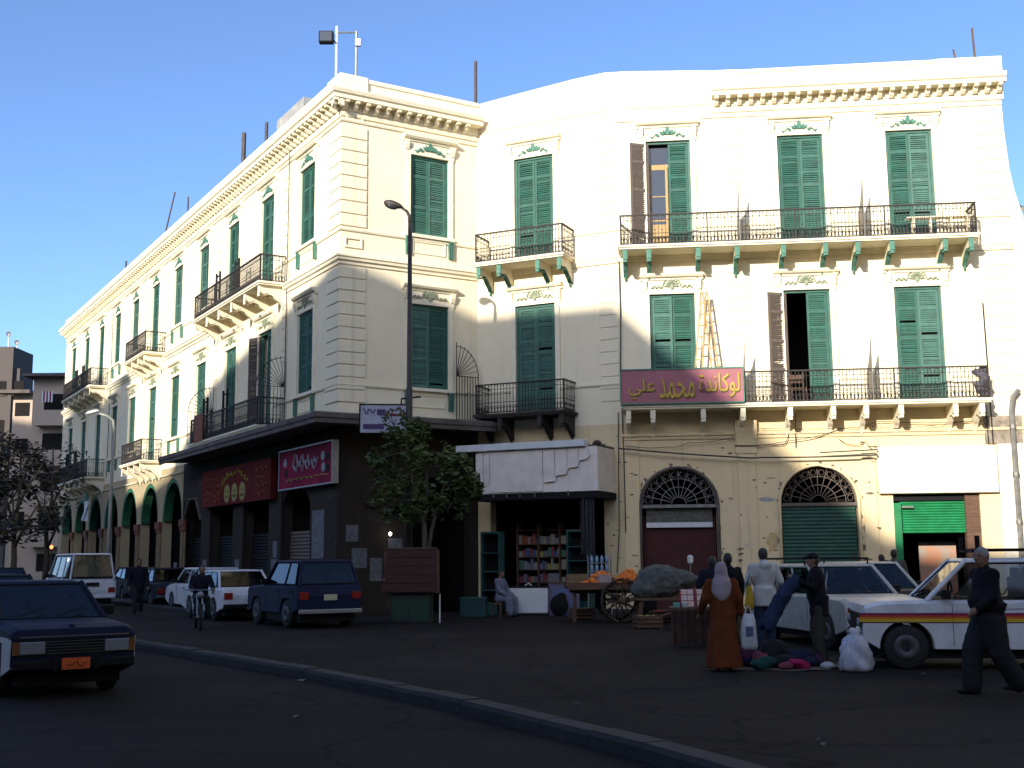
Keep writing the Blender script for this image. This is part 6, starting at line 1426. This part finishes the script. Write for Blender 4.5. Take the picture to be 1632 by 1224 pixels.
# open crates of fruit and vegetables on the ground round the carts
for i, (px, y, c3, lab, sz) in enumerate(((925, 32.6, (.10,.16,.02), 'low crate of green vegetables on the ground left of the cart wheel', .04), (1052, 30.6, (.42,.05,.02), 'low crate of tomatoes on the ground between the two carts', .035), (1030, 28.3, (.45,.33,.04), 'crate of lemons on the ground in front of the grey sack', .03), (1090, 27.6, (.40,.13,.02), 'crate of mandarins on the ground behind the stall', .035), (1125, 26.0, (.30,.04,.03), 'crate of red apples on the ground behind the shoppers', .035))):
    x = gx(px, y); t = thing('produce_crate', lab, 'crate', (x, y, 0), R(random.uniform(-15, 15)))
    for z in (.03, .13, .23):
        for q in (-.2, .2): MB().box(-.3, .3, q-.01, q+.01, z, z+.075).build('slat', M['wood'], t)
        for q in (-.3, .3): MB().box(q-.01, q+.01, -.19, .19, z, z+.075).build('slat', M['wood'], t)
    for a_ in (-.27, .27):
        for b_ in (-.17, .17): MB().box(a_-.02, a_+.02, b_-.02, b_+.02, 0, .31).build('corner_post', M['wood'], t)
    MB().box(-.29, .29, -.19, .19, .02, .20).build('lining', M['dark'], t)
    q = MB()
    for k in range(70): q.ell((random.uniform(-.25, .25), random.uniform(-.15, .15), .22+random.uniform(0, .07)), (sz, sz, sz), 7, 5)
    tag(q.build('produce', mat(f'produce_{i}', c3, .5, var=.3, scale=18.), t, smooth=True), kind='stuff')
# second cart with a sacking mound and yellow fruit
gx2 = gx(1075, 29.5); c2_ = thing('sack_cart', 'low cart carrying a grey tied sack and yellow fruit beside the orange barrow', 'cart', (gx2, 29.5, 0))
for i in range(5): MB().box(-1.05, 1.05, -.45+.18*i, -.28+.18*i, .62, .68).build('bed_plank', M['wood'], c2_)
for x in (-.9, .9):
    for y in (-.35, .35): MB().box(x-.04, x+.04, y-.04, y+.04, 0, .62).build('leg', M['wood'], c2_)
MB().tube([(-.95, -.35, .1), (.9, -.35, .6)], .03, 6).build('brace', M['wood'], c2_)
sk = thing('grey_sack', 'big grey tied sack bulging on the low cart', 'sack', (gx2-.28, 29.5, .68)); m = MB(); m.ell((-.1, 0, .38), (.62, .42, .42), 16, 10); m.ell((.35, 0, .42), (.45, .3, .26), 14, 8); m.ell((-.45, -.1, .2), (.4, .35, .25), 12, 8); m.ell((.75, -.0, .42), (.16, .1, .1), 10, 6); folds(m.build('sacking', mat('grey_sacking', (.085,.09,.082), .95, var=.4, scale=5., bump=.5, bscale=10), sk, remesh=.035), .10)
heap('yellow fruit heaped at the right end of the low cart', gx2+.72, 29.3, .68, (.38, .28), .42, 110, mat('yellow_fruit', (.36,.24,.05), .55, var=.35, scale=15.), 'yellow_fruit', .055)
lm_ = thing('stall_lamp', 'small white lamp on a thin stick above the yellow fruit', 'lamp', (gx(1100, 29.6), 29.6, 0)); MB().tube([(0, 0, 0), (0, 0, 1.5)], .012, 5).build('stick', M['steel'], lm_); MB().lathe([(.03, 1.48), (.07, 1.52), (.075, 1.66), (.03, 1.70)], (0, 0, 0), 10).build('lantern', M['white'], lm_)
# stall table with red trays
sx_, sy_ = gx(1105, 23.0), 23.0
sl2 = thing('market_stall', 'small table stall with a cloth skirt and red trays of packets', 'stall', (sx_, sy_, 0), R(-6))
MB().box(-.48, .52, -.35, .35, .66, .71).build('table_top', M['wood'], sl2)
sk2 = MB(); n = 24
for i in range(n): x = -.44+.92*i/n; sk2.box(x, x+.045, -.34+.02*math.sin(i*1.9), -.32+.02*math.sin(i*1.9), .04, .66)
sk2.build('skirt', cloth('brown_skirt', (.055,.035,.028)), sl2)
for x in (-.42, .46):
    for y in (-.28, .3): MB().box(x-.025, x+.025, y-.025, y+.025, 0, .66).build('leg', M['wood'], sl2)
redc = mat('red_tray', (.22,.015,.020), .6, var=.3, scale=6.); pac = mat('packet_print', (.45,.20,.10), .55, var=.7, scale=14., col2=(.45,.42,.40))
for i in range(3):
    t = thing('packet_tray', 'tilted red tray of small packets on the market stall', 'tray', (sx_+.05+.30*(i-1)+.12, sy_+.05, .71), R(-6), 'red trays on the stall')
    q = MB(); q.M = Matrix.Rotation(R(38), 4, 'X'); q.box(-.145, .145, -.28, .28, .17, .19).box(-.145, -.13, -.28, .28, .19, .23).box(.13, .145, -.28, .28, .19, .23); q.build('tray_board', redc, t)
    q = MB(); q.M = Matrix.Rotation(R(38), 4, 'X')
    for r_ in range(3):
        for c_ in range(2): q.box(-.12+.12*c_, -.01+.12*c_, -.25+.175*r_, -.10+.175*r_, .19, .22)
    q.build('packets', pac, t); MB().box(-.12, .12, -.08, .26, 0, .14).build('prop', M['wood'], t)
for i, (x, c3, lab) in enumerate(((-.38, (.12,.3,.25), 'small pale green packet at the left end of the stall top'), (-.22, (.4,.38,.36), 'small white packet lying on the stall top'))):
    t = tag(MB().box(-.06, .06, -.05, .05, 0, .09).build('packet', mat(f'packet_{i}', c3, .6), loc=(sx_+x, sy_-.24, .71), bevel=.01), lab, 'packet')
yb = thing('yellow_bag', 'bright yellow bag hanging beside the man in the white hooded top', 'bag', (4.12, 21.05, 0)); m = MB(); m.limb([(0, 0, 1.12), (.01, 0, .95), (0, .0, .80)], [.05, .075, .095], 10); folds(m.build('bag_body', cloth('yellow_cloth', (.38,.25,.02)), yb, remesh=.03)); MB().tube([(-.04, 0, 1.15), (.02, 0, 1.36), (.08, 0, 1.15)], .012, 5).build('strap', M['black'], yb)
# mascot-free shop figure board and small lights far down the street
fb = thing('cutout_sign', 'small green and white cut-out sign fixed to the far arcade', 'sign', fw('A', ta(35.2), .3, 3.9), FR['A'][1])
MB().box(-.5, .5, -.06, -.03, .0, 1.1).prism([(-.9, .1), (-.6, .0), (.9, .9), (.7, 1.1)], 'y', -.12, -.08).build('white_shape', M['white'], fb); MB().prism([(-.5, 1.1), (.5, 1.1), (.4, 1.5), (-.3, 1.6)], 'y', -.10, -.04).build('green_top', M['greenarch'], fb)
for px, py, lab, c3 in ((82, 872, 'small red lamp glowing far down the street', (1, .15, .05)), (108, 892, 'tiny white headlamp glowing far down the street', (1, .95, .85))):
    p = at(px, py, 70); t = thing('street_light_point', lab, 'lamp', (p.x, 70, 0)); MB().tube([(0, 0, 0), (0, 0, p.z-.1)], .05, 6).build('post', M['pole'], t); MB().ell((0, 0, p.z), (.10, .10, .12), 8, 6).build('lens', mat('lit_lens_'+str(px), c3, .4, emit=(c3, 2.5)), t)
